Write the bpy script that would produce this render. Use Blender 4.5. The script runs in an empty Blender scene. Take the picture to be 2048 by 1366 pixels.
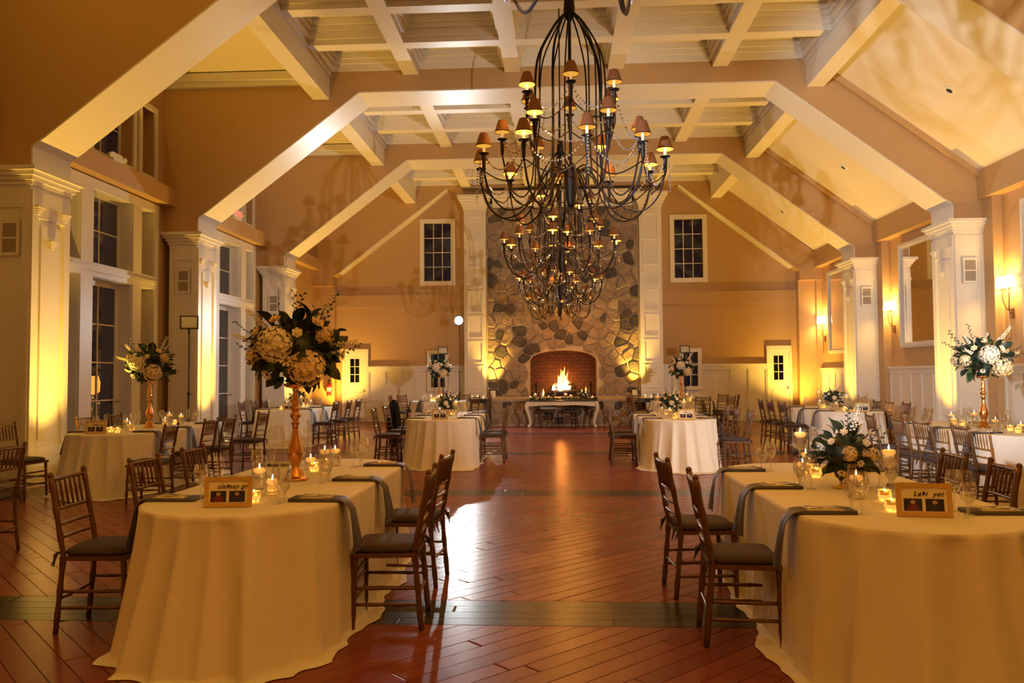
import bpy, math, random
from mathutils import Vector, Matrix
random.seed(7)
PI = math.pi
S = bpy.context.scene
COL = S.collection

# ------------------------------------------------------------------ camera
CAMX, CAMH = -0.17, 1.5
yaw, pit, rol, FPX = -0.057, 0.0414, -0.0067, 1600.0
fw0 = Vector((math.sin(yaw), math.cos(yaw), 0)); rt0 = Vector((math.cos(yaw), -math.sin(yaw), 0))
fwd = fw0 * math.cos(pit) + Vector((0, 0, math.sin(pit)))
up0 = -fw0 * math.sin(pit) + Vector((0, 0, math.cos(pit)))
rgt = rt0 * math.cos(rol) + up0 * math.sin(rol)
upv = -rt0 * math.sin(rol) + up0 * math.cos(rol)
cd = bpy.data.cameras.new('camera'); cam = bpy.data.objects.new('camera', cd); COL.objects.link(cam)
cd.sensor_width = 36.0; cd.lens = FPX / 2048 * 36.0; cd.clip_end = 200
cam.matrix_world = Matrix(((rgt.x, upv.x, -fwd.x, CAMX), (rgt.y, upv.y, -fwd.y, 0), (rgt.z, upv.z, -fwd.z, CAMH), (0, 0, 0, 1)))
S.camera = cam

# ------------------------------------------------------------------ world, exposure, light levels
w = bpy.data.worlds.new('night'); S.world = w; w.use_nodes = True
w.node_tree.nodes['Background'].inputs[0].default_value = (0.012, 0.014, 0.03, 1)
w.node_tree.nodes['Background'].inputs[1].default_value = 0.5
S.view_settings.view_transform = 'Standard'; S.view_settings.look = 'None'
S.view_settings.gamma = 1.0; S.view_settings.use_curve_mapping = False
S.view_settings.exposure = 0.0
S.cycles.use_denoising = True
S.cycles.max_bounces = 6; S.cycles.diffuse_bounces = 3; S.cycles.glossy_bounces = 3
S.cycles.use_adaptive_sampling = True; S.cycles.adaptive_threshold = .015
S.cycles.transmission_bounces = 4; S.cycles.transparent_max_bounces = 12
S.cycles.caustics_reflective = False; S.cycles.caustics_refractive = False
S.cycles.sample_clamp_indirect = 4.0
P_STAND, P_FRONT, P_UP, P_STONE, P_CHAND, P_SCONCE, P_FIRE = 750, 5200, 960, 400, 280, 46, 80
C_WHITE = (1.0, 0.83, 0.68); C_UP = (1.0, 0.55, 0.07); C_WARM = (1.0, 0.39, 0.055); C_SCONCE = (1.0, 0.55, 0.13)

def lamp(kind, loc, power, color, parent=None, aim=None, angle=90, blend=.5, radius=.05):
    d = bpy.data.lights.new('lamp_light', kind); d.energy = power; d.color = color
    d.shadow_soft_size = radius
    if kind == 'SPOT': d.spot_size = math.radians(angle); d.spot_blend = blend
    o = bpy.data.objects.new('lamp_light', d); COL.objects.link(o); o.location = loc
    if aim is not None:
        o.rotation_euler = (Vector(aim)).to_track_quat('-Z', 'Y').to_euler()
    if parent: o.parent = parent
    return o

# ------------------------------------------------------------------ materials
MATS = {}
def nm(name):
    m = bpy.data.materials.new(name); m.use_nodes = True
    MATS[name] = m
    return m, m.node_tree.nodes, m.node_tree.links, m.node_tree.nodes['Principled BSDF']
def mat(name, col, rough=.5, metal=0., noise=0., nscale=8., bump=0., bscale=60., spec=.5, emit=None, estr=0., coat=0., objvar=0.):
    m, N, L, b = nm(name)
    b.inputs['Base Color'].default_value = (*col, 1); b.inputs['Roughness'].default_value = rough
    b.inputs['Metallic'].default_value = metal; b.inputs['Specular IOR Level'].default_value = spec
    b.inputs['Coat Weight'].default_value = coat
    tc = N.new('ShaderNodeTexCoord')
    if noise or objvar:
        n = N.new('ShaderNodeTexNoise'); n.inputs['Scale'].default_value = nscale; n.inputs['Detail'].default_value = 3
        L.new(tc.outputs['Object'], n.inputs['Vector'])
        mr = N.new('ShaderNodeMapRange'); mr.inputs[3].default_value = 1 - noise; mr.inputs[4].default_value = 1 + noise
        L.new(n.outputs[0], mr.inputs[0])
        hv = N.new('ShaderNodeHueSaturation'); hv.inputs['Color'].default_value = (*col, 1)
        if objvar:
            oi = N.new('ShaderNodeObjectInfo'); mo = N.new('ShaderNodeMapRange')
            mo.inputs[3].default_value = 1 - objvar; mo.inputs[4].default_value = 1 + objvar
            L.new(oi.outputs['Random'], mo.inputs[0])
            mm = N.new('ShaderNodeMath'); mm.operation = 'MULTIPLY'
            L.new(mr.outputs[0], mm.inputs[0]); L.new(mo.outputs[0], mm.inputs[1]); L.new(mm.outputs[0], hv.inputs['Value'])
        else:
            L.new(mr.outputs[0], hv.inputs['Value'])
        L.new(hv.outputs[0], b.inputs['Base Color'])
    if bump:
        n2 = N.new('ShaderNodeTexNoise'); n2.inputs['Scale'].default_value = bscale; n2.inputs['Detail'].default_value = 4
        L.new(tc.outputs['Object'], n2.inputs['Vector'])
        bp = N.new('ShaderNodeBump'); bp.inputs['Strength'].default_value = bump; bp.inputs['Distance'].default_value = .02
        L.new(n2.outputs[0], bp.inputs['Height']); L.new(bp.outputs[0], b.inputs['Normal'])
    if emit:
        b.inputs['Emission Color'].default_value = (*emit, 1); b.inputs['Emission Strength'].default_value = estr
    return m

mat('wall_paint', (.54, .35, .17), .6, noise=.04, nscale=3, bump=.05, bscale=150)
mat('trim_paint', (.80, .76, .70), .38, noise=.02, nscale=4)
mat('ceiling_paint', (.78, .72, .64), .55, noise=.03, nscale=3)
mat('bronze_wood', (.145, .072, .030), .30, metal=.35, noise=.25, nscale=30)
mat('cushion', (.055, .040, .050), .75, noise=.2, nscale=40, bump=.2, bscale=200)
mat('fur', (.80, .78, .74), .9, noise=.15, nscale=60, bump=1., bscale=120)
mat('cloth', (.82, .77, .70), .70, noise=.03, nscale=6, bump=.04, bscale=400, spec=.25)
mat('napkin', (.085, .075, .095), .55, noise=.12, nscale=30)
mat('card', (.80, .70, .50), .45)
mat('silver', (.75, .73, .70), .2, metal=1.)
mat('gold', (.62, .30, .10), .27, metal=1., noise=.2, nscale=20)
mat('gold_paint', (.62, .42, .14), .4, metal=.4)
mat('iron', (.010, .008, .010), .5, metal=0., spec=.3, noise=.2, nscale=30)
mat('black_plastic', (.02, .02, .022), .45)
mat('jacket', (.005, .006, .012), .9, spec=.15, noise=.3, nscale=20, bump=.2, bscale=150)
mat('wax', (.85, .55, .22), .5, emit=(1., .45, .08), estr=.9)
mat('ivory_wax', (.9, .8, .6), .5, emit=(1., .6, .2), estr=.35)
mat('candle_flame', (1, .8, .4), .5, emit=(1., .72, .35), estr=22.)
mat('petal', (.86, .80, .66), .6, noise=.1, nscale=40)
mat('petal_cream', (.84, .68, .44), .6, noise=.15, nscale=30)
mat('petal_peach', (.80, .45, .28), .6, noise=.15, nscale=30)
mat('flower_eye', (.12, .05, .02), .7)
mat('leaf', (.020, .040, .026), .45, objvar=.35, noise=.2, nscale=20)
mat('leaf_light', (.05, .095, .035), .45, objvar=.3, noise=.2, nscale=20)
mat('stem', (.06, .07, .03), .6)
mat('mortar', (.58, .48, .37), .9, noise=.2, nscale=12, bump=.6, bscale=30)
mat('slab', (.42, .33, .24), .7, noise=.15, nscale=8, bump=.2, bscale=20)
mat('bark', (.07, .04, .025), .9, noise=.4, nscale=20, bump=.8, bscale=30)
mat('char', (.02, .016, .014), .9)
mat('white_plastic', (.80, .78, .74), .4)
mat('grille', (.32, .27, .22), .6)
mat('red_paint', (.38, .02, .02), .3)
mat('exit_red', (1, .1, .08), .4, emit=(1, .10, .07), estr=2.2)
mat('lens_glow', (1, .7, .3), .4, emit=(1., .66, .22), estr=12.)
mat('panel_face', (.62, .60, .58), .5)
mat('strobe_face', (1, 1, 1), .4, emit=(.92, 1., 1.), estr=150.)
mat('sconce_shade', (.9, .85, .75), .6, emit=(1., .80, .50), estr=5.5)
mat('brass_old', (.24, .14, .06), .35, metal=.9)
mat('mirror', (.86, .86, .86), .02, metal=1.)
mat('table_white', (.74, .68, .58), .45, noise=.05, nscale=10)
mat('photo_mat', (.85, .76, .60), .5)
mat('ink', (.05, .03, .03), .6)
mat('dark_band', (.045, .042, .040), .24, noise=.15, nscale=6, objvar=.25, spec=.15)
mat('grout', (.035, .018, .012), .6)
mat('patio', (.05, .05, .05), .9)
mat('lantern_glow', (1, .35, .05), .5, emit=(1., .26, .03), estr=7.)
mat('crystal', (.72, .80, .95), .12, metal=.8)
mat('grey_fabric', (.20, .18, .20), .6, noise=.1)

def special():
    # floor planks: tone differs per plank
    m, N, L, b = nm('floor_plank')
    oi = N.new('ShaderNodeObjectInfo'); ge = N.new('ShaderNodeNewGeometry')
    ad = N.new('ShaderNodeMath'); ad.operation = 'ADD'; L.new(oi.outputs['Random'], ad.inputs[0]); L.new(ge.outputs['Random Per Island'], ad.inputs[1])
    fr = N.new('ShaderNodeMath'); fr.operation = 'FRACT'; L.new(ad.outputs[0], fr.inputs[0])
    cr = N.new('ShaderNodeValToRGB'); L.new(fr.outputs[0], cr.inputs[0])
    cr.color_ramp.elements[0].color = (.18, .042, .033, 1); cr.color_ramp.elements[1].color = (.25, .066, .050, 1)
    tc = N.new('ShaderNodeTexCoord')
    n = N.new('ShaderNodeTexNoise'); n.inputs['Scale'].default_value = 7; n.inputs['Detail'].default_value = 2
    gp = N.new('ShaderNodeNewGeometry'); mp = N.new('ShaderNodeMapping'); mp.inputs['Rotation'].default_value = (0, 0, PI / 4); mp.inputs['Scale'].default_value = (1.2, .2, 1)
    L.new(gp.outputs['Position'], mp.inputs[0]); L.new(mp.outputs[0], n.inputs['Vector'])
    hv = N.new('ShaderNodeHueSaturation'); mr = N.new('ShaderNodeMapRange'); mr.inputs[3].default_value = .88; mr.inputs[4].default_value = 1.12
    L.new(n.outputs[0], mr.inputs[0]); L.new(mr.outputs[0], hv.inputs['Value']); L.new(cr.outputs[0], hv.inputs['Color']); L.new(hv.outputs[0], b.inputs['Base Color'])
    b.inputs['Roughness'].default_value = .27; b.inputs['Specular IOR Level'].default_value = .15
    n2 = N.new('ShaderNodeTexNoise'); n2.inputs['Scale'].default_value = 9; n2.inputs['Detail'].default_value = 2
    g = N.new('ShaderNodeNewGeometry'); L.new(g.outputs['Position'], n2.inputs['Vector'])
    m2 = N.new('ShaderNodeMapRange'); m2.inputs[3].default_value = .22; m2.inputs[4].default_value = .28
    L.new(n2.outputs[0], m2.inputs[0]); L.new(m2.outputs[0], b.inputs['Roughness'])
    # field stone
    m, N, L, b = nm('stone')
    oi = N.new('ShaderNodeObjectInfo'); ge = N.new('ShaderNodeNewGeometry')
    cr = N.new('ShaderNodeValToRGB'); cr.color_ramp.interpolation = 'LINEAR'
    L.new(oi.outputs['Random'], cr.inputs[0])
    E = cr.color_ramp.elements
    E[0].color = (.075, .065, .065, 1); E[1].color = (.44, .34, .24, 1)
    for p, c in ((.20, (.095, .08, .075, 1)), (.26, (.27, .20, .15, 1)), (.5, (.34, .26, .19, 1)), (.75, (.29, .21, .165, 1))):
        e = E.new(p); e.color = c
    tc = N.new('ShaderNodeNewGeometry')
    n = N.new('ShaderNodeTexNoise'); n.inputs['Scale'].default_value = 6; n.inputs['Detail'].default_value = 6
    L.new(tc.outputs['Position'], n.inputs['Vector'])
    hv = N.new('ShaderNodeHueSaturation'); mr = N.new('ShaderNodeMapRange'); mr.inputs[3].default_value = .65; mr.inputs[4].default_value = 1.35
    L.new(n.outputs[0], mr.inputs[0]); L.new(mr.outputs[0], hv.inputs['Value']); L.new(cr.outputs[0], hv.inputs['Color']); L.new(hv.outputs[0], b.inputs['Base Color'])
    b.inputs['Roughness'].default_value = .8
    bp = N.new('ShaderNodeBump'); bp.inputs['Strength'].default_value = .7; bp.inputs['Distance'].default_value = .05
    L.new(n.outputs[0], bp.inputs['Height']); L.new(bp.outputs[0], b.inputs['Normal'])
    # firebrick
    m, N, L, b = nm('firebrick')
    tc = N.new('ShaderNodeTexCoord'); br = N.new('ShaderNodeTexBrick'); mp = N.new('ShaderNodeMapping')
    mp.inputs['Rotation'].default_value = (PI / 2, 0, 0)
    L.new(tc.outputs['Object'], mp.inputs[0]); L.new(mp.outputs[0], br.inputs['Vector'])
    br.inputs['Scale'].default_value = 2.2; br.inputs['Color1'].default_value = (.16, .06, .03, 1); br.inputs['Color2'].default_value = (.11, .045, .03, 1); br.inputs['Mortar'].default_value = (.05, .035, .03, 1)
    L.new(br.outputs[0], b.inputs['Base Color']); b.inputs['Roughness'].default_value = .9
    # thin clear glass
    def thin(name, tint, gl, rough=.03, lo=.10, hi=.95):
        m, N, L, b = nm(name); N.remove(b); out = N['Material Output']
        t = N.new('ShaderNodeBsdfTransparent'); t.inputs[0].default_value = (*tint, 1)
        g = N.new('ShaderNodeBsdfGlossy'); g.inputs['Roughness'].default_value = rough; g.inputs[0].default_value = (1, 1, 1, 1)
        f = N.new('ShaderNodeLayerWeight'); f.inputs[0].default_value = gl
        mr = N.new('ShaderNodeMapRange'); mr.inputs[3].default_value = lo; mr.inputs[4].default_value = hi
        L.new(f.outputs['Facing'], mr.inputs[0])
        mx = N.new('ShaderNodeMixShader'); L.new(mr.outputs[0], mx.inputs[0]); L.new(t.outputs[0], mx.inputs[1]); L.new(g.outputs[0], mx.inputs[2])
        if name == 'glassware':
            df = N.new('ShaderNodeBsdfDiffuse'); df.inputs[0].default_value = (.9, .9, .9, 1)  # white mixed into the glass edges in place of bright rim highlights
            m4 = N.new('ShaderNodeMapRange'); m4.inputs[1].default_value = .35; m4.inputs[3].default_value = 0; m4.inputs[4].default_value = .5; L.new(f.outputs['Facing'], m4.inputs[0])
            m3 = N.new('ShaderNodeMixShader'); L.new(m4.outputs[0], m3.inputs[0]); L.new(mx.outputs[0], m3.inputs[1]); L.new(df.outputs[0], m3.inputs[2]); mx = m3
        L.new(mx.outputs[0], out.inputs[0])
    thin('glassware', (.96, .95, .93), .26, .03, .13)
    thin('window_glass', (.55, .58, .60), .12, .01, .035, .8)
    thin('water', (.92, .92, .90), .2)
    thin('amber_glass', (1., .62, .16), .35, .15)
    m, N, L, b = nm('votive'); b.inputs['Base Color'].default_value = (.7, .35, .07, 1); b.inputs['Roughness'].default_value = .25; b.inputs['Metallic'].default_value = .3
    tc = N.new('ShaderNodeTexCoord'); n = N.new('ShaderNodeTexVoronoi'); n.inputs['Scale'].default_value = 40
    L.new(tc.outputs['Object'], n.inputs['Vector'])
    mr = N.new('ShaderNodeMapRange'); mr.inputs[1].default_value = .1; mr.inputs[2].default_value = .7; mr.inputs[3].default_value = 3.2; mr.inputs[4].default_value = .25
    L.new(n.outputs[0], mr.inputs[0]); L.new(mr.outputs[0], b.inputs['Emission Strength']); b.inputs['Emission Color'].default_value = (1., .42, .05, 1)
    # chandelier shade: pleated fabric glowing from inside, brighter lining
    m, N, L, b = nm('shade_fabric'); b.inputs['Base Color'].default_value = (.11, .042, .018, 1); b.inputs['Roughness'].default_value = .7
    b.inputs['Emission Color'].default_value = (.75, .17, .02, 1); b.inputs['Emission Strength'].default_value = .09
    mat('shade_lining', (.16, .06, .008), .8, emit=(1., .48, .05), estr=.75)
    # fire
    m, N, L, b = nm('fire'); N.remove(b)
    tc = N.new('ShaderNodeTexCoord'); sp = N.new('ShaderNodeSeparateXYZ'); L.new(tc.outputs['Generated'], sp.inputs[0])
    cr = N.new('ShaderNodeValToRGB'); L.new(sp.outputs[2], cr.inputs[0])
    cr.color_ramp.elements[0].color = (1., .72, .34, 1); cr.color_ramp.elements[1].color = (1., .12, .01, 1)
    e = cr.color_ramp.elements.new(.5); e.color = (1., .42, .06, 1)
    em = N.new('ShaderNodeEmission'); em.inputs[1].default_value = 14; L.new(cr.outputs[0], em.inputs[0]); L.new(em.outputs[0], N['Material Output'].inputs[0])
    # printed snapshots: dark ground with a figure
    for nme, c0, c1, c2 in (('snapshot_red', (.01, .012, .02, 1), (.16, .02, .02, 1), (.45, .30, .22, 1)), ('snapshot_blue', (.012, .012, .018, 1), (.02, .02, .05, 1), (.42, .28, .2, 1))):
        m, N, L, b = nm(nme); tc = N.new('ShaderNodeTexCoord')
        def blob(cx, cz, rx, rz):
            mp = N.new('ShaderNodeMapping'); mp.vector_type = 'POINT'
            mp.inputs['Location'].default_value = (-cx / rx, 0, -cz / rz); mp.inputs['Scale'].default_value = (1 / rx, 0, 1 / rz)
            L.new(tc.outputs['Generated'], mp.inputs[0])
            g = N.new('ShaderNodeTexGradient'); g.gradient_type = 'SPHERICAL'; L.new(mp.outputs[0], g.inputs[0])
            s = N.new('ShaderNodeMath'); s.operation = 'GREATER_THAN'; s.inputs[1].default_value = .05; L.new(g.outputs[0], s.inputs[0]); return s
        a = blob(.5, .1, .36, .5); h = blob(.5, .72, .15, .17)
        m1 = N.new('ShaderNodeMixRGB'); m1.inputs[1].default_value = c0; m1.inputs[2].default_value = c1; L.new(a.outputs[0], m1.inputs[0])
        m2 = N.new('ShaderNodeMixRGB'); m2.inputs[2].default_value = c2; L.new(h.outputs[0], m2.inputs[0]); L.new(m1.outputs[0], m2.inputs[1])
        L.new(m2.outputs[0], b.inputs['Base Color']); b.inputs['Roughness'].default_value = .3
special()

# ------------------------------------------------------------------ mesh helpers
class MB:
    def __init__(s): s.v = []; s.f = []
    def add(s, vs, fs):
        o = len(s.v); s.v += [tuple(p) for p in vs]; s.f += [tuple(i + o for i in f) for f in fs]; return s
    def box(s, x0, x1, y0, y1, z0, z1):
        return s.add([(x0, y0, z0), (x1, y0, z0), (x1, y1, z0), (x0, y1, z0), (x0, y0, z1), (x1, y0, z1), (x1, y1, z1), (x0, y1, z1)],
                     [(0, 3, 2, 1), (4, 5, 6, 7), (0, 1, 5, 4), (1, 2, 6, 5), (2, 3, 7, 6), (3, 0, 4, 7)])
    def prism(s, pts, a, b, axis='y'):
        # polygon given in the two other axes, extruded along axis from a to b
        n = len(pts)
        def P(p, t):
            if axis == 'y': return (p[0], t, p[1])
            if axis == 'x': return (t, p[0], p[1])
            return (p[0], p[1], t)
        vs = [P(p, a) for p in pts] + [P(p, b) for p in pts]
        fs = [tuple(range(n)), tuple(range(2 * n - 1, n - 1, -1))] + [(i, i + n, (i + 1) % n + n, (i + 1) % n) for i in range(n)]
        return s.add(vs, fs)
    def tube(s, path, r, n=6, cap=True):
        path = [Vector(p) for p in path]; k = len(path)
        rs = r if isinstance(r, (list, tuple)) else [r] * k
        t0 = (path[1] - path[0]).normalized()
        a = Vector((0, 0, 1)) if abs(t0.z) < .9 else Vector((1, 0, 0))
        u = t0.cross(a).normalized(); vs = []
        for i in range(k):
            t = (path[min(i + 1, k - 1)] - path[max(i - 1, 0)]).normalized()
            u = (u - t * u.dot(t)).normalized(); w_ = t.cross(u)
            for j in range(n):
                c = 2 * PI * j / n
                vs.append(path[i] + (u * math.cos(c) + w_ * math.sin(c)) * rs[i])
        fs = [(i * n + j, i * n + (j + 1) % n, (i + 1) * n + (j + 1) % n, (i + 1) * n + j) for i in range(k - 1) for j in range(n)]
        if cap: fs += [tuple(range(n - 1, -1, -1)), tuple(range((k - 1) * n, k * n))]
        return s.add(vs, fs)
    def lathe(s, prof, n=14, c=(0, 0, 0)):
        vs = []; 
        for r, z in prof:
            for j in range(n):
                a = 2 * PI * j / n; vs.append((c[0] + r * math.cos(a), c[1] + r * math.sin(a), c[2] + z))
        k = len(prof)
        fs = [(i * n + j, i * n + (j + 1) % n, (i + 1) * n + (j + 1) % n, (i + 1) * n + j) for i in range(k - 1) for j in range(n)]
        if prof[0][0] > .0005: fs.append(tuple(range(n - 1, -1, -1)))
        if prof[-1][0] > .0005: fs.append(tuple(range((k - 1) * n, k * n)))
        return s.add(vs, fs)
    def lathe_open(s, prof, n=14, c=(0, 0, 0)):
        vs = []
        for r, z in prof:
            for j in range(n):
                a = 2 * PI * j / n; vs.append((c[0] + r * math.cos(a), c[1] + r * math.sin(a), c[2] + z))
        return s.add(vs, [(i * n + j, i * n + (j + 1) % n, (i + 1) * n + (j + 1) % n, (i + 1) * n + j) for i in range(len(prof) - 1) for j in range(n)])
    def ball(s, c, r, n=8, m=5, sq=1.):
        return s.lathe([(max(r * math.sin(PI * i / m), .0001), -r * sq * math.cos(PI * i / m)) for i in range(m + 1)], n, c)
    def xf(s, M):
        s.v = [tuple(M @ Vector(p)) for p in s.v]; return s
    def mesh(s, name, smooth=False):
        me = bpy.data.meshes.new(name); me.from_pydata(s.v, [], s.f); me.update()
        if smooth: me.polygons.foreach_set('use_smooth', [True] * len(me.polygons))
        return me

def tag(o, label=None, cat=None, group=None, kind=None):
    if label: o['label'] = label
    if cat: o['category'] = cat
    if group: o['group'] = group
    if kind: o['kind'] = kind
    return o
def obj(name, mb, m, parent=None, loc=(0, 0, 0), rot=(0, 0, 0), smooth=False, scale=None):
    me = mb.mesh(name, smooth) if isinstance(mb, MB) else mb
    if m is not None and not me.materials: me.materials.append(MATS[m])
    o = bpy.data.objects.new(name, me); COL.objects.link(o)
    o.location = loc; o.rotation_euler = rot
    if scale: o.scale = scale
    if parent: o.parent = parent
    return o
def thing(name, label, cat, loc=(0, 0, 0), rz=0, group=None, kind=None):
    o = bpy.data.objects.new(name, None); COL.objects.link(o); o.location = loc; o.rotation_euler = (0, 0, rz)
    o.empty_display_size = .1
    return tag(o, label, cat, group, kind)
def copy_tree(o, parent=None, loc=None, rz=None):
    c = o.copy(); COL.objects.link(c); c.parent = parent
    if loc is not None: c.location = loc
    if rz is not None: c.rotation_euler = (0, 0, rz)
    for ch in list(o.children): copy_tree(ch, c)
    return c
def B(*a): return MB().box(*a)

T = [0.33, 5.43, 10.53, 15.63, 20.73]; BAY = 5.10; TW = .85; YE = 25.83; XW = 8.1; YB = -5.0
ZC = 7.95; ZB = 7.50   # coffer panel, coffer beam underside

# ================================================================== FLOOR
floor = obj('floor', B(-XW - .1, XW + .1, YB, YE + .9, -.2, -.006), 'grout')
tag(floor, 'red-brown diagonal plank floor with dark cross bands', 'floor', kind='structure')
def clip(poly, nx, ny, c):
    out = []
    for i in range(len(poly)):
        p, q = poly[i], poly[(i + 1) % len(poly)]
        a = nx * p[0] + ny * p[1] - c; b = nx * q[0] + ny * q[1] - c
        if a <= 0: out.append(p)
        if (a < 0 < b) or (b < 0 < a):
            t = a / (a - b); out.append((p[0] + (q[0] - p[0]) * t, p[1] + (q[1] - p[1]) * t))
    return out
def plank_mb(mb, poly, z=0., bev=.005):
    cx = sum(p[0] for p in poly) / len(poly); cy = sum(p[1] for p in poly) / len(poly)
    n = len(poly); inn = []
    for p in poly:
        d = math.hypot(p[0] - cx, p[1] - cy); k = max(0, 1 - bev * 1.5 / max(d, .02)); inn.append((cx + (p[0] - cx) * k, cy + (p[1] - cy) * k))
    vs = [(p[0], p[1], z - .008) for p in poly] + [(p[0], p[1], z - .002) for p in poly] + [(p[0], p[1], z) for p in inn]
    fs = [tuple(range(2 * n, 3 * n))]
    for i in range(n):
        j = (i + 1) % n; fs += [(i, j, n + j, n + i), (n + i, n + j, 2 * n + j, 2 * n + i)]
    mb.add(vs, fs)
bands = [(T[0] + k * BAY - .58, T[0] + k * BAY - .06) for k in range(0, 6)]
zones = [(YB, bands[0][0])] + [(bands[i][1], bands[i + 1][0]) for i in range(5)] + [(bands[5][1], YE)]
planks = []; rnd = random.Random(3); PW = .125; GAP = .0022
for (a, b) in zones:
    if b - a < .1: continue
    for (x0, x1, sg) in ((-XW, -2.0, -1), (-2.0, XW, 1)):
        # plank axis (sg,1)/sqrt2 ; across (1,-sg)/sqrt2
        r2 = math.sqrt(.5); cs = [(x * r2 - sg * y * r2, sg * x * r2 + y * r2) for x in (x0, x1) for y in (a, b)]
        cmin, cmax = min(c[0] for c in cs), max(c[0] for c in cs); lmin, lmax = min(c[1] for c in cs), max(c[1] for c in cs)
        c = cmin
        while c < cmax:
            l = lmin - rnd.random() * 1.6
            while l < lmax:
                ln = 1.1 + rnd.random() * .9
                q = []
                for (cc, ll) in ((c + GAP, l + GAP), (c + PW - GAP, l + GAP), (c + PW - GAP, l + ln - GAP), (c + GAP, l + ln - GAP)):
                    q.append((cc * r2 + sg * ll * r2, -sg * cc * r2 + ll * r2))
                for nx, ny, k in ((0, 1, b), (0, -1, -a), (1, 0, x1), (-1, 0, -x0)):
                    if len(q) > 2: q = clip(q, nx, ny, k)
                if len(q) > 2:
                    ar = abs(sum(q[i][0] * q[(i + 1) % len(q)][1] - q[(i + 1) % len(q)][0] * q[i][1] for i in range(len(q)))) / 2
                    if ar > .004: planks.append((q, ar))
                l += ln
            c += PW
def inview(q):
    cx = sum(p[0] for p in q) / len(q); cy = sum(p[1] for p in q) / len(q)
    if cy < 3.7: return None
    px = (cx + .17) / cy
    if px < -.75 or px > .62: return None
    if -2.7 < cx < -1.4 and 4.2 < cy < 6.9: return None
    if 1.0 < cx < 2.2 and 3.9 < cy < 6.6: return None
    return cy + .12 * abs(cx)
cand = sorted(((inview(q), i) for i, (q, ar) in enumerate(planks) if inview(q) and ar > .05))
near = set(i for _, i in cand[:285])
rest = MB()
for i, (q, ar) in enumerate(planks):
    dz = rnd.uniform(-.0016, 0)
    if i in near:
        mb = MB(); plank_mb(mb, q, dz); obj('plank', mb, 'floor_plank', floor)
    else: plank_mb(rest, q, dz)
tag(obj('plank_field', rest, 'floor_plank', floor), kind='stuff')
for bi, (a, b) in enumerate(bands):
    rows = 4; hw = (b - a) / rows; far = MB()
    for r in range(rows):
        x = -XW - rnd.random() * 1.5
        while x < XW:
            ln = 1.2 + rnd.random() * 1.2; xa, xb = max(x, -XW) + .002, min(x + ln, XW) - .002
            if xb - xa > .05:
                q = [(xa, a + r * hw + .002), (xb, a + r * hw + .002), (xb, a + (r + 1) * hw - .002), (xa, a + (r + 1) * hw - .002)]
                if bi == 1 and -3.6 < (xa + xb) / 2 < 3.4: mb = MB(); plank_mb(mb, q, -.0008); obj('band_plank', mb, 'dark_band', floor)
                else: plank_mb(far, q, -.0008)
            x += ln
    tag(obj('band_field', far, 'dark_band', floor), kind='stuff')

# ================================================================== WALLS
OPEN = [(.97, 2.24), (2.59, 3.87), (4.17, 4.67)]   # openings of a window bay, offset from the truss front
ROWS = [(.06, 3.22), (3.46, 4.74), (5.42, 6.72)]
wl = MB(); 
def left_bay(y0, y1, ops):
    # solid wall with rectangular holes
    ys = y0
    cols = [(y0 + 0, y0 + 0)]
    edges = sorted(set([y0, y1] + [e for o in ops for e in o]))
    for a, b in zip(edges[:-1], edges[1:]):
        hole = any(abs(o[0] - a) < 1e-6 and abs(o[1] - b) < 1e-6 for o in ops)
        if not hole: wl.box(-XW - .3, -XW, a, b, 0, 8.1)
        else:
            z = 0
            for (p, q) in ROWS: wl.box(-XW - .3, -XW, a, b, z, p); z = q
            wl.box(-XW - .3, -XW, a, b, z, 8.1)
wl.box(-XW - .3, -XW, YB, T[1], 0, 8.1)
WINB = [1, 2, 3]
for k in WINB: left_bay(T[k], T[k] + BAY, [(T[k] + a, T[k] + b) for a, b in OPEN])
wl.box(-XW - .3, -XW, T[4], YE + .3, 0, 8.1)
tag(obj('wall_left', wl, 'wall_paint'), 'tan left wall pierced by french doors and tall windows', 'wall', kind='structure')
wr = MB(); wr.box(XW, XW + .3, YB, YE + .3, 0, 6.0)
tag(obj('wall_right', wr, 'wall_paint'), 'tan right wall carrying mirrors and sconces', 'wall', kind='structure')
wb = MB(); wb.box(-XW, XW, YB - .2, YB, 0, 8.1)
tag(obj('wall_back', wb, 'wall_paint'), 'tan wall behind the viewer', 'wall', kind='structure')
wf = MB()
EW = [(-4.50, -3.62, 4.56, 6.46), (3.60, 4.50, 4.56, 6.46), (-4.28, -3.82, 1.10, 2.18), (3.82, 4.28, 1.10, 2.18)]
def front_wall(x0, x1, holes):
    xs = sorted(set([x0, x1] + [h for q in holes for h in q[:2]]))
    for a, b in zip(xs[:-1], xs[1:]):
        z = 0
        for q in sorted([q for q in holes if q[0] <= a + 1e-6 and q[1] >= b - 1e-6], key=lambda q: q[2]):
            wf.box(a, b, YE, YE + .3, z, q[2]); z = q[3]
        wf.box(a, b, YE, YE + .3, z, 8.1)
front_wall(-XW, -2.43, [EW[0], EW[2]]); front_wall(2.43, XW, [EW[1], EW[3]]); wf.box(-2.43, 2.43, YE + .5, YE + .8, 0, 8.1)
tag(obj('wall_front', wf, 'wall_paint'), 'tan end wall around the stone chimney', 'wall', kind='structure')
# patio outside
tag(obj('ground', B(-16, -XW - .3, 2, 28, -.2, -.05), 'patio'), 'dark terrace outside the french doors', 'ground', kind='structure')

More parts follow.
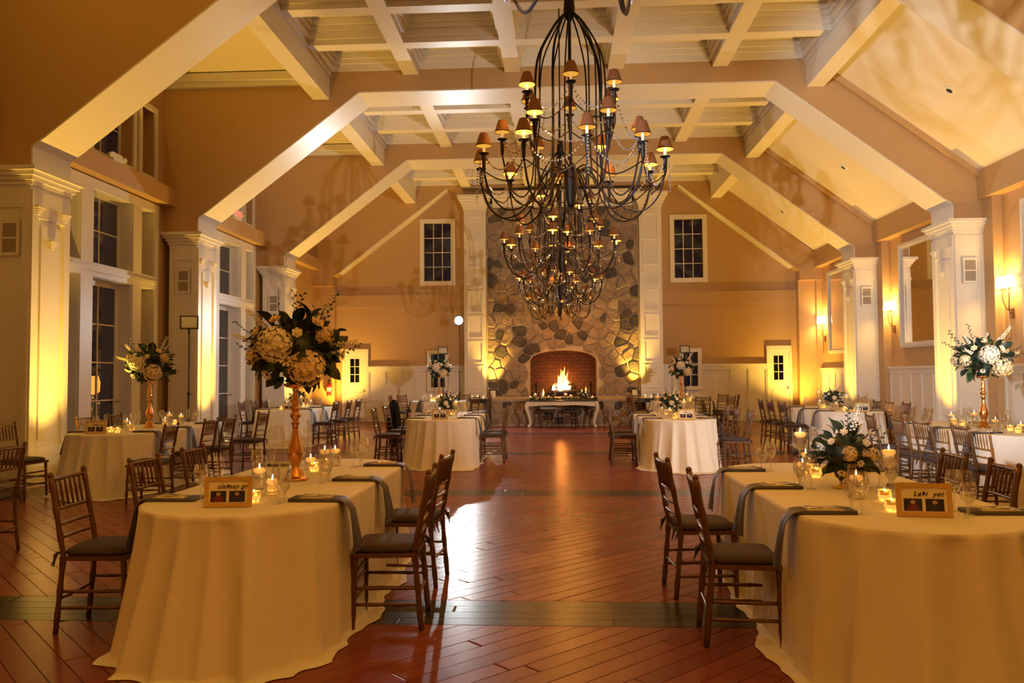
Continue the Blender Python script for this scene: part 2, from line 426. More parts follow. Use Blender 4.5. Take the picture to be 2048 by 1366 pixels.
# ledges (wall plates)
for k in range(0, 5):
    y0, y1 = T[k] + TW, (T[k + 1] if k < 4 else YE)
    tag(obj('trim_%d' % (k + 1), B(-XW, -7.85, y0, y1, 4.93, 5.28), 'wall_paint'), 'tan boxed ledge above the left transoms, bay %d from the entrance' % (k + 1), 'ledge', kind='structure')
    tag(obj('trim_%d' % (k + 11), B(7.85, XW, y0, y1, 4.78, 5.32), 'wall_paint'), 'tan wall plate under the sloped ceiling, bay %d from the entrance' % (k + 1), 'wall plate', kind='structure')

# ================================================================== WINDOWS AND DOORS (left)
pane_cache = {}
def glazing(root, x, y0, y1, z0, z1, nc, nr, stile=.07, kick=0., depth=.05):
    """frame with muntins and separate panes in a plane of constant x (local coordinates of root)"""
    f = MB()
    f.box(x, x + depth, y0, y0 + stile, z0, z1); f.box(x, x + depth, y1 - stile, y1, z0, z1)
    f.box(x, x + depth, y0 + stile, y1 - stile, z1 - stile, z1); f.box(x, x + depth, y0 + stile, y1 - stile, z0, z0 + stile + kick)
    obj('frame', f, 'trim_paint', root)
    if z0 < 5:
        for q in (B(x + depth, -XW, y0, y0 + .012, z0, z1), B(x + depth, -XW, y1 - .012, y1, z0, z1), B(x + depth, -XW, y0 + .012, y1 - .012, z1 - .012, z1), B(x + depth, -XW, y0 + .012, y1 - .012, z0, z0 + .012)): obj('jamb_liner', q, 'trim_paint', root)
    a0, a1, b0, b1 = y0 + stile, y1 - stile, z0 + stile + kick, z1 - stile; mw = .012
    for i in range(1, nc):
        yy = a0 + (a1 - a0) * i / nc; obj('muntin', B(x + .008, x + .04, yy - mw, yy + mw, b0, b1), 'trim_paint', root)
    for j in range(1, nr):
        zz = b0 + (b1 - b0) * j / nr; obj('muntin', B(x + .01, x + .038, a0, a1, zz - mw, zz + mw), 'trim_paint', root)
    for i in range(nc):
        for j in range(nr):
            ya, yb = a0 + (a1 - a0) * i / nc, a0 + (a1 - a0) * (i + 1) / nc; za, zb = b0 + (b1 - b0) * j / nr, b0 + (b1 - b0) * (j + 1) / nr
            obj('pane', B(x + .018, x + .024, ya, yb, za, zb), 'window_glass', root)
wn = 1; dn = 1
ordw = ['first', 'second', 'third', 'fourth', 'fifth', 'sixth']
colw = ['wide near', 'wide middle', 'narrow far']
for k in WINB:
    for oi, (a, b) in enumerate(OPEN):
        ya, yb = T[k] + a, T[k] + b; narrow = oi == 2
        xg = -XW - .27
        if narrow: nc, nr = 1, 4
        else: nc, nr = 2, 4
        nmn = ('window_%d' % wn) if narrow else ('door_%d' % dn)
        if narrow: wn += 1
        else: dn += 1
        t = thing(nmn, '%s %s in left wall, %s bay' % (colw[oi], 'sidelight' if narrow else 'white glazed french door', ordw[k]), 'window' if narrow else 'door', kind='structure')
        glazing(t, xg, ya, yb, ROWS[0][0], ROWS[0][1], nc, nr, .10 if not narrow else .05, kick=.25)
        if not narrow:
            hb = MB(); hb.tube([(xg + .05, yb - .05, 1.05), (xg + .11, yb - .05, 1.05), (xg + .11, yb - .17, 1.05)], .011, 6); obj('door_handle', hb, 'brass_old', t)
        for r in (1, 2):
            t = thing('window_%d' % wn, '%s %s window in left wall, %s bay' % (colw[oi], 'transom' if r == 1 else 'dormer', ordw[k]), 'window', kind='structure'); wn += 1
            glazing(t, xg, ya, yb, ROWS[r][0], ROWS[r][1], 1 if narrow else 2, 2, .05)
    # painted casing over this bay (white, slightly proud of the wall)
    t = thing('trim_%d' % (k + 20), 'white casing around the %s bay of glazed doors' % ordw[k], 'casing', kind='structure')
    y0, y1 = T[k] + TW + .02, T[k] + BAY - .28
    edges = [y0] + [T[k] + e for o in OPEN for e in o] + [y1]
    for i in range(0, len(edges), 2): obj('casing_post', B(-XW, -XW + .05, edges[i], edges[i + 1], 0, 4.90), 'trim_paint', t)
    for (za, zb) in ((3.22, 3.46), (4.74, 4.90)):
        for (a, b) in OPEN: obj('casing_rail', B(-XW, -XW + .05, T[k] + a, T[k] + b, za, zb), 'trim_paint', t)
    obj('transom_shelf', B(-XW + .05, -XW + .075, y0, y1 - .08, 3.31, 3.37), 'trim_paint', t)
    for (a, b) in OPEN:
        for zz in ROWS[2]: obj('casing_rail', B(-XW, -XW + .04, T[k] + a - .1, T[k] + b + .1, zz - (.1 if zz == ROWS[2][0] else 0), zz + (0 if zz == ROWS[2][0] else .1)), 'trim_paint', t)
        for yy in (a - .1, b): obj('casing_post', B(-XW, -XW + .04, T[k] + yy, T[k] + yy + .1, ROWS[2][0], ROWS[2][1]), 'trim_paint', t)

# ================================================================== END WALL JOINERY
def zglaze(root, x0, x1, y, z0, z1, nc, nr, cas=.12):
    f = MB()
    f.box(x0 - cas, x0, y - .05, y, z0 - cas, z1 + cas); f.box(x1, x1 + cas, y - .05, y, z0 - cas, z1 + cas)
    f.box(x0, x1, y - .05, y, z1, z1 + cas); f.box(x0, x1, y - .05, y, z0 - cas, z0)
    obj('frame', f, 'trim_paint', root); mw = .012
    for i in range(1, nc): xx = x0 + (x1 - x0) * i / nc; obj('muntin', B(xx - mw, xx + mw, y + .06, y + .09, z0, z1), 'trim_paint', root)
    for j in range(1, nr): zz = z0 + (z1 - z0) * j / nr; obj('muntin', B(x0, x1, y + .062, y + .088, zz - mw, zz + mw), 'trim_paint', root)
    for i in range(nc):
        for j in range(nr): obj('pane', B(x0 + (x1 - x0) * i / nc, x0 + (x1 - x0) * (i + 1) / nc, y + .072, y + .078, z0 + (z1 - z0) * j / nr, z0 + (z1 - z0) * (j + 1) / nr), 'window_glass', root)
for i, (lab, h) in enumerate((('tall twelve-pane window high on end wall left of chimney', EW[0]), ('tall twelve-pane window high on end wall right of chimney', EW[1]))):
    t = thing('window_%d' % wn, lab, 'window', kind='structure'); wn += 1
    zglaze(t, h[0], h[1], YE, h[2], h[3], 3, 4, .14)
for lab, h in (('small low window in wainscot left of chimney', EW[2]), ('small low window in wainscot right of chimney', EW[3])):
    t = thing('window_%d' % wn, lab, 'window', kind='structure'); wn += 1
    zglaze(t, h[0], h[1], YE - .06, h[2], h[3], 2, 3, .12)
# wainscot end wall
for s, (xa, xb) in ((-1, (-6.35, -3.16)), (1, (3.16, 6.45))):
    t = thing('trim_%d' % (30 + s), 'white panelled wainscot on end wall %s of fireplace' % ('left' if s < 0 else 'right'), 'wainscot', kind='structure')
    bd = MB(); hs = EW[2] if s < 0 else EW[3]
    for (a, b, c, d) in ((xa, hs[0], 0, 1.74), (hs[1], xb, 0, 1.74), (hs[0], hs[1], 0, hs[2])): bd.box(a, b, YE - .03, YE, c, d)
    obj('backboard', bd, 'trim_paint', t)
    cp = MB()
    for a, b in ((xa, hs[0] - .12), (hs[1] + .12, xb)): cp.box(a, b, YE - .10, YE - .03, 1.74, 1.80); cp.box(a, b, YE - .065, YE - .03, 1.62, 1.74)
    obj('cap_rail', cp, 'trim_paint', t)
    obj('base_rail', B(xa, xb, YE - .06, YE - .03, 0, .2), 'trim_paint', t)
    n = 6
    for i in range(n + 1):
        xx = xa + (xb - xa) * i / n
        if abs(xx - (hs[0] + hs[1]) / 2) < .42: continue
        obj('stile', B(max(xa, xx - .05), min(xb, xx + .05), YE - .055, YE - .03, .2, 1.62), 'trim_paint', t)
# small end doors
for s, (xa, xb) in ((-1, (-7.14, -6.40)), (1, (6.50, 7.16))):
    t = thing('door_%d' % dn, 'narrow white end-wall door with six-pane light, %s corner' % ('left' if s < 0 else 'right'), 'door', kind='structure'); dn += 1
    y = YE - .04; xc = (xa + xb) / 2
    lf = MB(); gx0, gx1, gz0, gz1 = xc - .17, xc + .13, 1.28, 2.05
    lf.box(xa, gx0, y, YE, 0, 2.22); lf.box(gx1, xb, y, YE, 0, 2.22); lf.box(gx0, gx1, y, YE, 0, gz0); lf.box(gx0, gx1, y, YE, gz1, 2.22)
    obj('leaf', lf, 'trim_paint', t)
    obj('head_casing', B(xa - .06, xb + .06, y - .03, YE, 2.22, 2.36), 'trim_paint', t)
    for a, b in ((xa - .06, xa + .02), (xb - .02, xb + .06)): obj('side_casing', B(a, b, y - .03, y, 0, 2.22), 'trim_paint', t)
    for (za, zb) in ((.15, .95),):
        pm = MB(); pm.box(xa + .1, xb - .1, y - .012, y, za, za + .03); pm.box(xa + .1, xb - .1, y - .012, y, zb - .03, zb); pm.box(xa + .1, xa + .13, y - .012, y, za + .03, zb - .03); pm.box(xb - .13, xb - .1, y - .012, y, za + .03, zb - .03); obj('panel_moulding', pm, 'trim_paint', t)
    for i in range(2):
        for j in range(3):
            obj('pane', B(gx0 + (gx1 - gx0) * i / 2, gx0 + (gx1 - gx0) * (i + 1) / 2, YE - .018, YE - .012, gz0 + (gz1 - gz0) * j / 3, gz0 + (gz1 - gz0) * (j + 1) / 3), 'window_glass', t)
    obj('dark_backing', B(gx0, gx1, YE - .008, YE - .003, gz0, gz1), 'black_plastic', t)
    mu = MB(); mu.box(xc - .03, xc - .01, YE - .03, YE - .019, gz0, gz1)
    for j in (1, 2): zz = gz0 + (gz1 - gz0) * j / 3; mu.box(gx0, gx1, YE - .03, YE - .019, zz - .01, zz + .01)
    obj('muntin', mu, 'trim_paint', t)
    kb = MB(); kb.ball((xb - .07, y - .045, 1.0), .028); kb.tube([(xb - .07, y - .04, 1.0), (xb - .07, y, 1.0)], .01); obj('door_knob', kb, 'brass_old', t, smooth=True)
# picture-rail band
for s in (-1, 1):
    tag(obj('trim_%d' % (35 + s), B(min(s * 3.16, s * 7.4), max(s * 3.16, s * 7.4), YE - .06, YE, 3.72, 4.12), 'wall_paint'), 'wide flat band across end wall %s of chimney' % ('left' if s < 0 else 'right'), 'band', kind='structure')
# ================================================================== RIGHT WALL: wainscot, pilasters
for k in range(1, 5):
    ya, yb = T[k] + TW, (T[k + 1] if k < 4 else YE) - .36
    t = thing('trim_%d' % (40 + k), 'white panelled wainscot on right wall, %s bay' % ordw[k], 'wainscot', kind='structure')
    obj('backboard', B(XW - .03, XW, ya, yb, 0, 1.56), 'trim_paint', t)
    cp = MB(); cp.box(XW - .10, XW - .03, ya, yb, 1.58, 1.64); cp.box(XW - .065, XW - .03, ya, yb, 1.46, 1.58); obj('cap_rail', cp, 'trim_paint', t)
    obj('base_rail', B(XW - .06, XW - .03, ya, yb, 0, .2), 'trim_paint', t)
    for i in range(8):
        yy = ya + (yb - ya) * i / 7; obj('stile', B(XW - .055, XW - .03, max(ya, yy - .06), min(yb, yy + .06), .2, 1.46), 'trim_paint', t)
    pp = MB(); pp.box(7.93, XW, yb, yb + .36, 0, 4.78)
    tag(obj('trim_%d' % (50 + k), pp, 'wall_paint'), 'tan pilaster behind the column on right wall, %s bay' % ordw[k], 'pilaster', kind='structure')

# ================================================================== COLUMNS
def stepped_cap(hx0, hx1, y0, y1, z0, z1, out, steps=5):
    mb = MB()
    for i in range(steps):
        f = (i + 1) / steps; o = out * f ** 1.6
        za, zb = z0 + (z1 - z0) * i / steps, z0 + (z1 - z0) * (i + 1) / steps
        mb.box(hx0 - o, hx1 + o, y0 - o, y1 + o, za, zb)
    return mb
def column(name, s, y, lab):
    t = thing(name, lab, 'column', (s * 7.68, y + TW / 2, 0))
    hx, hy = .28, TW / 2
    obj('shaft', B(-hx, hx, -hy, hy, .34, 4.1), 'trim_paint', t)
    obj('plinth', MB().box(-hx - .05, hx + .05, -hy - .05, hy + .05, 0, .28).box(-hx - .025, hx + .025, -hy - .025, hy + .025, .28, .34), 'trim_paint', t)
    obj('capital', stepped_cap(-hx, hx, -hy, hy, 4.1, 4.40, .16), 'trim_paint', t)
    # raised mouldings on the room face and on the camera-side face
    xf = -s * hx; d = -s * .035
    def rx(a, b): return (min(a, b), max(a, b))
    x0, x1 = rx(xf, xf + d)
    for (ya, yb) in ((-hy, -hy + .13), (hy - .13, hy)): obj('face_stile', B(x0, x1, ya, yb, .34, 4.1), 'trim_paint', t)
    for (za, zb) in ((.34, .55), (3.72, 4.1)): obj('face_rail', B(x0, x1, -hy + .13, hy - .13, za, zb), 'trim_paint', t)
    x0, x1 = rx(xf, xf + d * .7)
    obj('inner_panel', B(x0, x1, -hy + .21, hy - .21, .63, 3.64), 'trim_paint', t)
    for zz, yy in ((3.86, -.30), (3.86, .30), (3.42, 0)):
        br = MB(); 
        for q in range(4): a, b = rx(xf + d, xf + d * (2.6 - q * .35)); br.box(a, b, yy - .085 + q * .018, yy + .085 - q * .018, zz - q * .03, zz - q * .03 + .03)
        obj('bracket_ornament', br, 'trim_paint', t)
    for (xa, xb) in ((-hx, -hx + .1), (hx - .1, hx)): obj('face_stile', B(xa, xb, -hy - .02, -hy, .34, 4.1), 'trim_paint', t)
    for (za, zb) in ((.34, .55), (3.85, 4.1)): obj('face_rail', B(-hx + .1, hx - .1, -hy - .02, -hy, za, zb), 'trim_paint', t)
    return t
cc = 0
names = {0: 'behind the viewer', 1: 'nearest, beside the viewer', 2: 'second from the viewer', 3: 'third from the viewer', 4: 'farthest, by the fireplace end'}
for s in (-1, 1):
    for k in (0, 1, 2, 3, 4):
        side = 'left' if s < 0 else 'right'
        column('column', s, T[k], 'white panelled square column on %s wall, %s' % (side, names[k]))
        if k >= 2:
            v = thing('wall_speaker', 'white two-panel grille on %s column, %s' % (side, names[k]), 'speaker grille', (s * 7.66, T[k] - .02, 3.42))
            fr = MB(); fr.box(-.13, .13, -.03, 0, -.24, -.20).box(-.13, .13, -.03, 0, .20, .24).box(-.13, -.10, -.03, 0, -.2, .2).box(.10, .13, -.03, 0, -.2, .2).box(-.1, .1, -.03, 0, -.012, .012)
            obj('frame', fr, 'trim_paint', v)
            for zz in (-.2, .012): obj('mesh_panel', B(-.1, .1, -.018, -.006, zz, zz + .188), 'grille', v)

# ================================================================== TRUSSES
PROF = [(-XW, 4.4), (-7.4, 4.4), (-7.4, 4.71), (-7.22, 4.83), (-4.11, 7.19), (4.11, 7.19), (7.22, 4.83), (7.4, 4.71), (7.4, 4.4), (XW, 4.4), (XW, 5.10), (4.95, 7.52), (4.95, 8.1), (-XW, 8.1)]
def soffit_mb(y0, y1):
    mb = MB(); pts = PROF[1:9]
    for p, q in zip(pts[:-1], pts[1:]):
        n = Vector((-(q[1] - p[1]), q[0] - p[0])); n.normalize(); n *= -.025
        mb.prism([p, q, (q[0] + n.x, q[1] + n.y), (p[0] + n.x, p[1] + n.y)], y0, y1)
    return mb
tn = {0: 'behind the viewer', 1: 'overhead near the viewer', 2: 'nearest in view', 3: 'second in view', 4: 'third in view'}
for k in range(5):
    t = thing('ceiling_truss', 'tan boxed ceiling truss with pale underside, %s' % tn[k], 'truss', (0, T[k], 0))
    obj('bulkhead', MB().prism(PROF, 0, TW), 'wall_paint', t)
    obj('soffit', soffit_mb(-.005, TW + .005), 'trim_paint', t)
    # crown moulding on the camera side (left dormer ceiling and coffers) and slope strip on the right
    cr = MB(); cr.box(-XW, -5.03, -.16, 0, 7.44, 7.60).box(-XW, -5.03, -.09, 0, 7.34, 7.44)
    obj('crown_moulding', cr, 'trim_paint', t)
    sl = MB(); sl.prism([(7.85, 5.34), (7.85, 5.20), (5.1, 7.26), (5.1, 7.40)], -.10, 0); obj('slope_strip', sl, 'wall_paint', t)
t = thing('ceiling_truss', 'half truss set flat against the end wall', 'truss', (0, YE - .45, 0))
HP = [p for p in PROF]
obj('bulkhead', MB().prism([(-XW, 4.4), (-7.4, 4.4), (-7.4, 4.71), (-7.22, 4.83), (-3.7, 7.5), (3.7, 7.5), (7.22, 4.83), (7.4, 4.71), (7.4, 4.4), (XW, 4.4), (XW, 5.1), (4.95, 7.52), (4.95, 8.1), (-XW, 8.1)], 0, .45), 'wall_paint', t)
for s in (-1, 1): obj('soffit', MB().prism([(s * 7.22, 4.83), (s * 3.7, 7.5), (s * 3.68, 7.47), (s * 7.2, 4.80)], -.005, .45), 'trim_paint', t)
# corner posts below the half truss
for s in (-1, 1):
    tag(obj('trim_%d' % (60 + s), B(min(s * 7.4, s * XW), max(s * 7.4, s * XW), YE - .28, YE, 0, 4.4), 'wall_paint'), 'tan corner post at the end wall, %s side' % ('left' if s < 0 else 'right'), 'post', kind='structure')

# ================================================================== CEILING
ceil = obj('ceiling', MB().box(-5.05, 5.05, YB, YE, ZC, ZC + .2).box(-XW, -5.05, YB, YE, 7.62, 7.8), 'ceiling_paint')
tag(ceil, 'pale coffered ceiling with moulded beams', 'ceiling', kind='structure')
slope = MB().prism([(4.95, 7.50), (XW + .05, 5.10), (XW + .05, 5.25), (4.95, 7.66)], YB, YE)
obj('sloped_ceiling', slope, 'ceiling_paint', ceil)
for s in (-1, 1):
    xa, xb = sorted((s * 4.70, s * 5.03))
    obj('main_beam', MB().box(xa, xb, YB, YE, 7.04, 7.95).box(xa - .03, xb + .03, YB, YE, 7.50, 7.60), 'trim_paint', ceil)
BX = (-3.05, -1.02, 1.02, 3.05)
XC = [(-4.67, -3.20), (-2.90, -1.17), (-.87, .87), (1.17, 2.90), (3.20, 4.67)]
for k in range(5):
    y0, y1 = T[k] + TW, (T[k + 1] if k < 4 else YE - .45)
    for x in BX: obj('coffer_beam', B(x - .15, x + .15, y0, y1, ZB, ZC), 'trim_paint', ceil)
    cys = [y0 + (y1 - y0) * f for f in (1 / 3, 2 / 3)]
    for cy in cys:
        for (xa, xb) in XC: obj('coffer_beam', B(xa, xb, cy - .13, cy + .13, ZB + .002, ZC), 'trim_paint', ceil)
    ye = [y0, cys[0] - .13, cys[0] + .13, cys[1] - .13, cys[1] + .13, y1]
    for r in range(3):
        ya, yb = ye[2 * r], ye[2 * r + 1]
        for ci, (xa, xb) in enumerate(XC):
            mo = MB()
            for (d, za, zb) in ((.13, 7.83, 7.95), (.085, 7.74, 7.83), (.045, 7.60, 7.74)):
                mo.box(xa, xb, ya, ya + d, za, zb).box(xa, xb, yb - d, yb, za, zb).box(xa, xa + d, ya + d, yb - d, za, zb).box(xb - d, xb, ya + d, yb - d, za, zb)
            obj('coffer_moulding', mo, 'trim_paint', ceil)
            if k >= 1 and r == 2 and ci != 2:
                nmz = ['outer left', 'inner left', '', 'inner right', 'outer right'][ci]
                t = thing('recessed_light', 'recessed ceiling downlight in %s coffer before %s truss' % (nmz, ['', 'nearest', 'second', 'third', 'end'][k]), 'downlight', ((xa + xb) / 2, ya + .62, ZC))
                obj('trim_ring', MB().lathe([(.05, -.001), (.05, -.012), (.085, -.012), (.09, 0)], 16), 'white_plastic', t, smooth=False)
                obj('baffle', MB().lathe([(.048, -.003), (.03, -.002)], 12), 'grille', t)
    if k >= 1:
        # on the slope
        for q, fx in enumerate((6.55,)):
            z = 5.10 + (XW + .05 - fx) * (2.40 / 3.20)
            t = thing('recessed_light', 'round downlight in sloped ceiling, %s bay' % ordw[k], 'downlight', (fx, y0 + 2.5, z)); t.rotation_euler = (0, math.atan2(2.40, 3.20), 0)
            obj('trim_ring', MB().lathe([(.06, -.001), (.06, -.014), (.10, -.014), (.105, 0)], 18), 'white_plastic', t)
            obj('baffle', MB().lathe([(.058, -.004), (.03, -.003)], 12), 'black_plastic', t)
            t = thing('smoke_sensor', 'tiny white sensor disc in sloped ceiling, %s bay' % ordw[k], 'sensor', (fx - .2, y0 + 2.05, z + .15)); t.rotation_euler = (0, math.atan2(2.40, 3.20), 0)
            obj('disc', MB().lathe([(.03, -.012), (.035, 0)], 12), 'white_plastic', t)

# ================================================================== CHIMNEY
YS = 25.50
chim = thing('stone_chimney', 'tall fieldstone chimney breast with arched fireplace opening', 'chimney', (0, YS, 0))
def arch_z(x):  # top of opening
    if abs(x) > 1.05: return 0
    return 1.97 + .30 * math.sqrt(max(0, 1 - (x / 1.05) ** 2))
ap = [(1.05 * math.cos(PI * i / 14), 1.97 + .30 * math.sin(PI * i / 14)) for i in range(15)]   # right to left
core = [(-2.43, 0), (-1.05, 0)] + ap[::-1] + [(1.05, 0), (2.43, 0), (2.43, 7.0), (-2.43, 7.0)]
obj('mortar_core', MB().prism(core, 0, .8), 'mortar', chim)
def voronoi(x0, x1, z0, z1, n, rd, asp=1.25):
    pts = []
    tries = 0; dmin = .78 * math.sqrt((x1 - x0) * (z1 - z0) / n)
    while len(pts) < n and tries < 40000:
        p = (rd.uniform(x0, x1), rd.uniform(z0, z1)); tries += 1
        r = dmin * rd.uniform(.6, 1.15)
        if all(((p[0] - q[0]) / asp) ** 2 + (p[1] - q[1]) ** 2 > r * r / asp for q in pts): pts.append(p)
    cells = []
    for p in pts:
        poly = [(x0, z0), (x1, z0), (x1, z1), (x0, z1)]
        for q in sorted(pts, key=lambda q: (p[0] - q[0]) ** 2 + (p[1] - q[1]) ** 2)[1:24]:
            nx, nz = q[0] - p[0], q[1] - p[1]; c = (q[0] ** 2 + q[1] ** 2 - p[0] ** 2 - p[1] ** 2) / 2
            poly = clip(poly, nx, nz, c)
            if len(poly) < 3: break
        if len(poly) > 2: cells.append(poly)
    return cells
def stone_mb(poly, rd, gap=.014, proud=.06):
    # inset, round the corners once, bulge
    n = len(poly); cx = sum(p[0] for p in poly) / n; cz = sum(p[1] for p in poly) / n
    size = min(math.hypot(p[0] - cx, p[1] - cz) for p in poly); k = max(.5, 1 - gap / max(size, .03))
    poly = [(cx + (p[0] - cx) * k, cz + (p[1] - cz) * k) for p in poly]
    ch = []
    for i in range(n):
        p, q = poly[i], poly[(i + 1) % n]
        ch += [(p[0] * .87 + q[0] * .13, p[1] * .87 + q[1] * .13), (p[0] * .13 + q[0] * .87, p[1] * .13 + q[1] * .87)]
    m = len(ch); pr = proud * rd.uniform(.5, 1.3)
    vs = [(p[0], 0, p[1]) for p in ch] + [(p[0], -pr * .6, p[1]) for p in ch] + [(cx + (p[0] - cx) * .86, -pr + rd.uniform(-.008, .008), cz + (p[1] - cz) * .86) for p in ch]
    fs = [tuple(range(2 * m, 3 * m))]
    for i in range(m): j = (i + 1) % m; fs += [(i, j, m + j, m + i), (m + i, m + j, 2 * m + j, 2 * m + i)]
    return MB().add(vs, fs)
rd = random.Random(11)
for poly in voronoi(-2.40, 2.40, .82, 6.86, 290, rd):
    cx = sum(p[0] for p in poly) / len(poly); cz = sum(p[1] for p in poly) / len(poly)
    if abs(cx) < 1.07 and cz < arch_z(max(-1.04, min(1.04, cx))) + .03: continue
    q = []
    for (x, z) in poly:
        if abs(x) < 1.07 and z < arch_z(max(-1.05, min(1.05, x))) + .02:
            dx = 1.07 - abs(x); dz = arch_z(max(-1.0, min(1.0, x))) + .02 - z
            if dx < dz: x = math.copysign(1.07, x)
            else: z += dz
        q.append((x, z))
    obj('stone', stone_mb(q, rd), 'stone', chim)
obj('firebox', MB().box(-1.05, 1.05, .62, .70, .80, 2.35).box(-1.05, 1.05, 0, .62, 0, .79).box(-1.049, -1.03, .01, .62, .80, 1.97).box(1.03, 1.049, .01, .62, .80, 1.97), 'firebrick', chim)
# pilasters beside the stone and crown over it
for s in (-1, 1):
    t = thing('pilaster', 'white panelled pilaster %s of the stone chimney' % ('left' if s < 0 else 'right'), 'pilaster', (s * 2.79, YE - .45, 0))
    obj('body', B(-.35, .35, 0, .45, 0, 6.85), 'trim_paint', t)
    obj('capital', stepped_cap(-.35, .35, 0, .45, 6.75, 7.25, .2, 6), 'trim_paint', t)
    z = .25
    for q in range(8):
        h = .78; fr = MB(); fr.box(-.26, .26, -.02, 0, z, z + .05).box(-.26, .26, -.02, 0, z + h - .09, z + h - .04).box(-.26, -.21, -.02, 0, z + .05, z + h - .09).box(.21, .26, -.02, 0, z + .05, z + h - .09)
        obj('panel_frame', fr, 'trim_paint', t); z += h + .02
t = thing('chimney_crown', 'pale stepped crown moulding above the stone chimney', 'moulding', (0, YS, 6.86))
for i, (d, za, zb) in enumerate(((.06, 0, .12), (.12, .12, .24), (.2, .24, .36), (.28, .36, .5))): obj('moulding_course', B(-2.22, 2.22, -d, -.002, za, zb), 'trim_paint', t)
# hearth
hea = thing('raised_hearth', 'raised fieldstone hearth bench with pale slab top', 'hearth', (0, 23.45, 0))
obj('mortar_core', B(-2.38, 2.38, .03, 2.04, 0, .72), 'mortar', hea)
obj('slab_top', B(-2.42, 2.42, -.06, 2.04, .72, .79), 'slab', hea)
for poly in voronoi(-2.38, 2.38, .02, .70, 44, rd, 1.3): obj('stone', stone_mb(poly, rd, .014, .04), 'stone', hea, (0, .03, 0))
# fire
lg = [((-.55, 0, 0), (.55, .1, .02), .075), ((-.5, .22, 0), (.52, .16, .0), .07), ((-.40, .02, .14), (.42, .22, .15), .06), ((-.2, .2, .15), (.3, -.05, .26), .05)]
for i, (a, b, r) in enumerate(lg):
    p = [Vector(a).lerp(Vector(b), t_ / 5) + Vector((0, rd.uniform(-.01, .01), rd.uniform(-.01, .01))) for t_ in range(6)]
    o = obj('firewood_log', MB().tube(p, [r * rd.uniform(.85, 1.1) for _ in p], 8), 'bark', None, (0, 25.72, .93))
    tag(o, ['front log in the fireplace', 'rear log in the fireplace', 'cross log lying on the lower fireplace logs', 'short slanting log atop the fireplace pile'][i], 'log', 'logs in the fireplace')
gr = thing('fire_grate', 'black iron grate holding the burning logs', 'grate', (0, 25.75, .79))
for i in range(7): obj('grate_bar', MB().tube([(-.48 + i * .16, -.2, .05), (-.48 + i * .16, .25, .05), (-.48 + i * .16, -.2, .05)][:2], .012, 6), 'iron', gr)
for yy in (-.18, .22): obj('grate_rail', MB().tube([(-.55, yy, .035), (.55, yy, .035)], .014, 6), 'iron', gr)
for xx in (-.5, .5):
    for yy in (-.18, .22): obj('grate_foot', MB().tube([(xx, yy, .035), (xx, yy, 0)], .012, 6), 'iron', gr)
for s in (-1, 1):
    a = thing('andiron', 'black andiron at the %s side of the fire' % ('left' if s < 0 else 'right'), 'andiron', (s * .86, 25.62, .79))
    obj('post', MB().lathe([(.06, 0), (.03, .04), (.022, .2), (.035, .24), (.022, .28), (.05, .36), (.045, .42), (.01, .46)], 10), 'iron', a, smooth=True)
    obj('shank', MB().tube([(0, .02, .06), (0, .35, .06)], .014, 6), 'iron', a)
fl = thing('fire_flames', 'bright yellow-orange flames rising from the logs', 'fire', (-.03, 25.75, .98))
for i, (x, y, h, r) in enumerate(((0, 0, .52, .12), (-.10, .05, .40, .085), (.10, .02, .38, .09), (-.02, -.08, .34, .10), (.20, .05, .22, .06), (-.22, 0, .20, .06), (.04, .1, .62, .06), (-.06, .02, .56, .05), (.14, 0, .5, .04))):
    ph = rd.random() * 6; mb = MB(); pts = [(x + .03 * math.sin(ph + 5 * u), y + .02 * math.cos(ph + 4 * u), h * u) for u in [q / 8 for q in range(9)]]
    mb.tube([(q[0] * 1.15, q[1], q[2] * 1.22) for q in pts], [max(.003, 1.12 * r * math.sin(PI * min(1, (u / 8) ** .6 * .88 + .12))) for u in range(9)], 8)
    obj('flame_tongue', mb, 'fire', fl, smooth=True)
for i, (x, z) in enumerate(((-.62, .06), (.62, .05), (.75, .12), (-.4, .0))):
    obj('ember_flame', MB().tube([(x, .05, 0), (x + .01, .05, .05 + z * .5), (x, .05, .12 + z)], [.03, .022, .002], 6), 'fire', fl, smooth=True, loc=(0, 0, -.12))
lamp('POINT', (0, -.02, .30), P_FIRE, (1., .30, .05), fl, radius=.15)

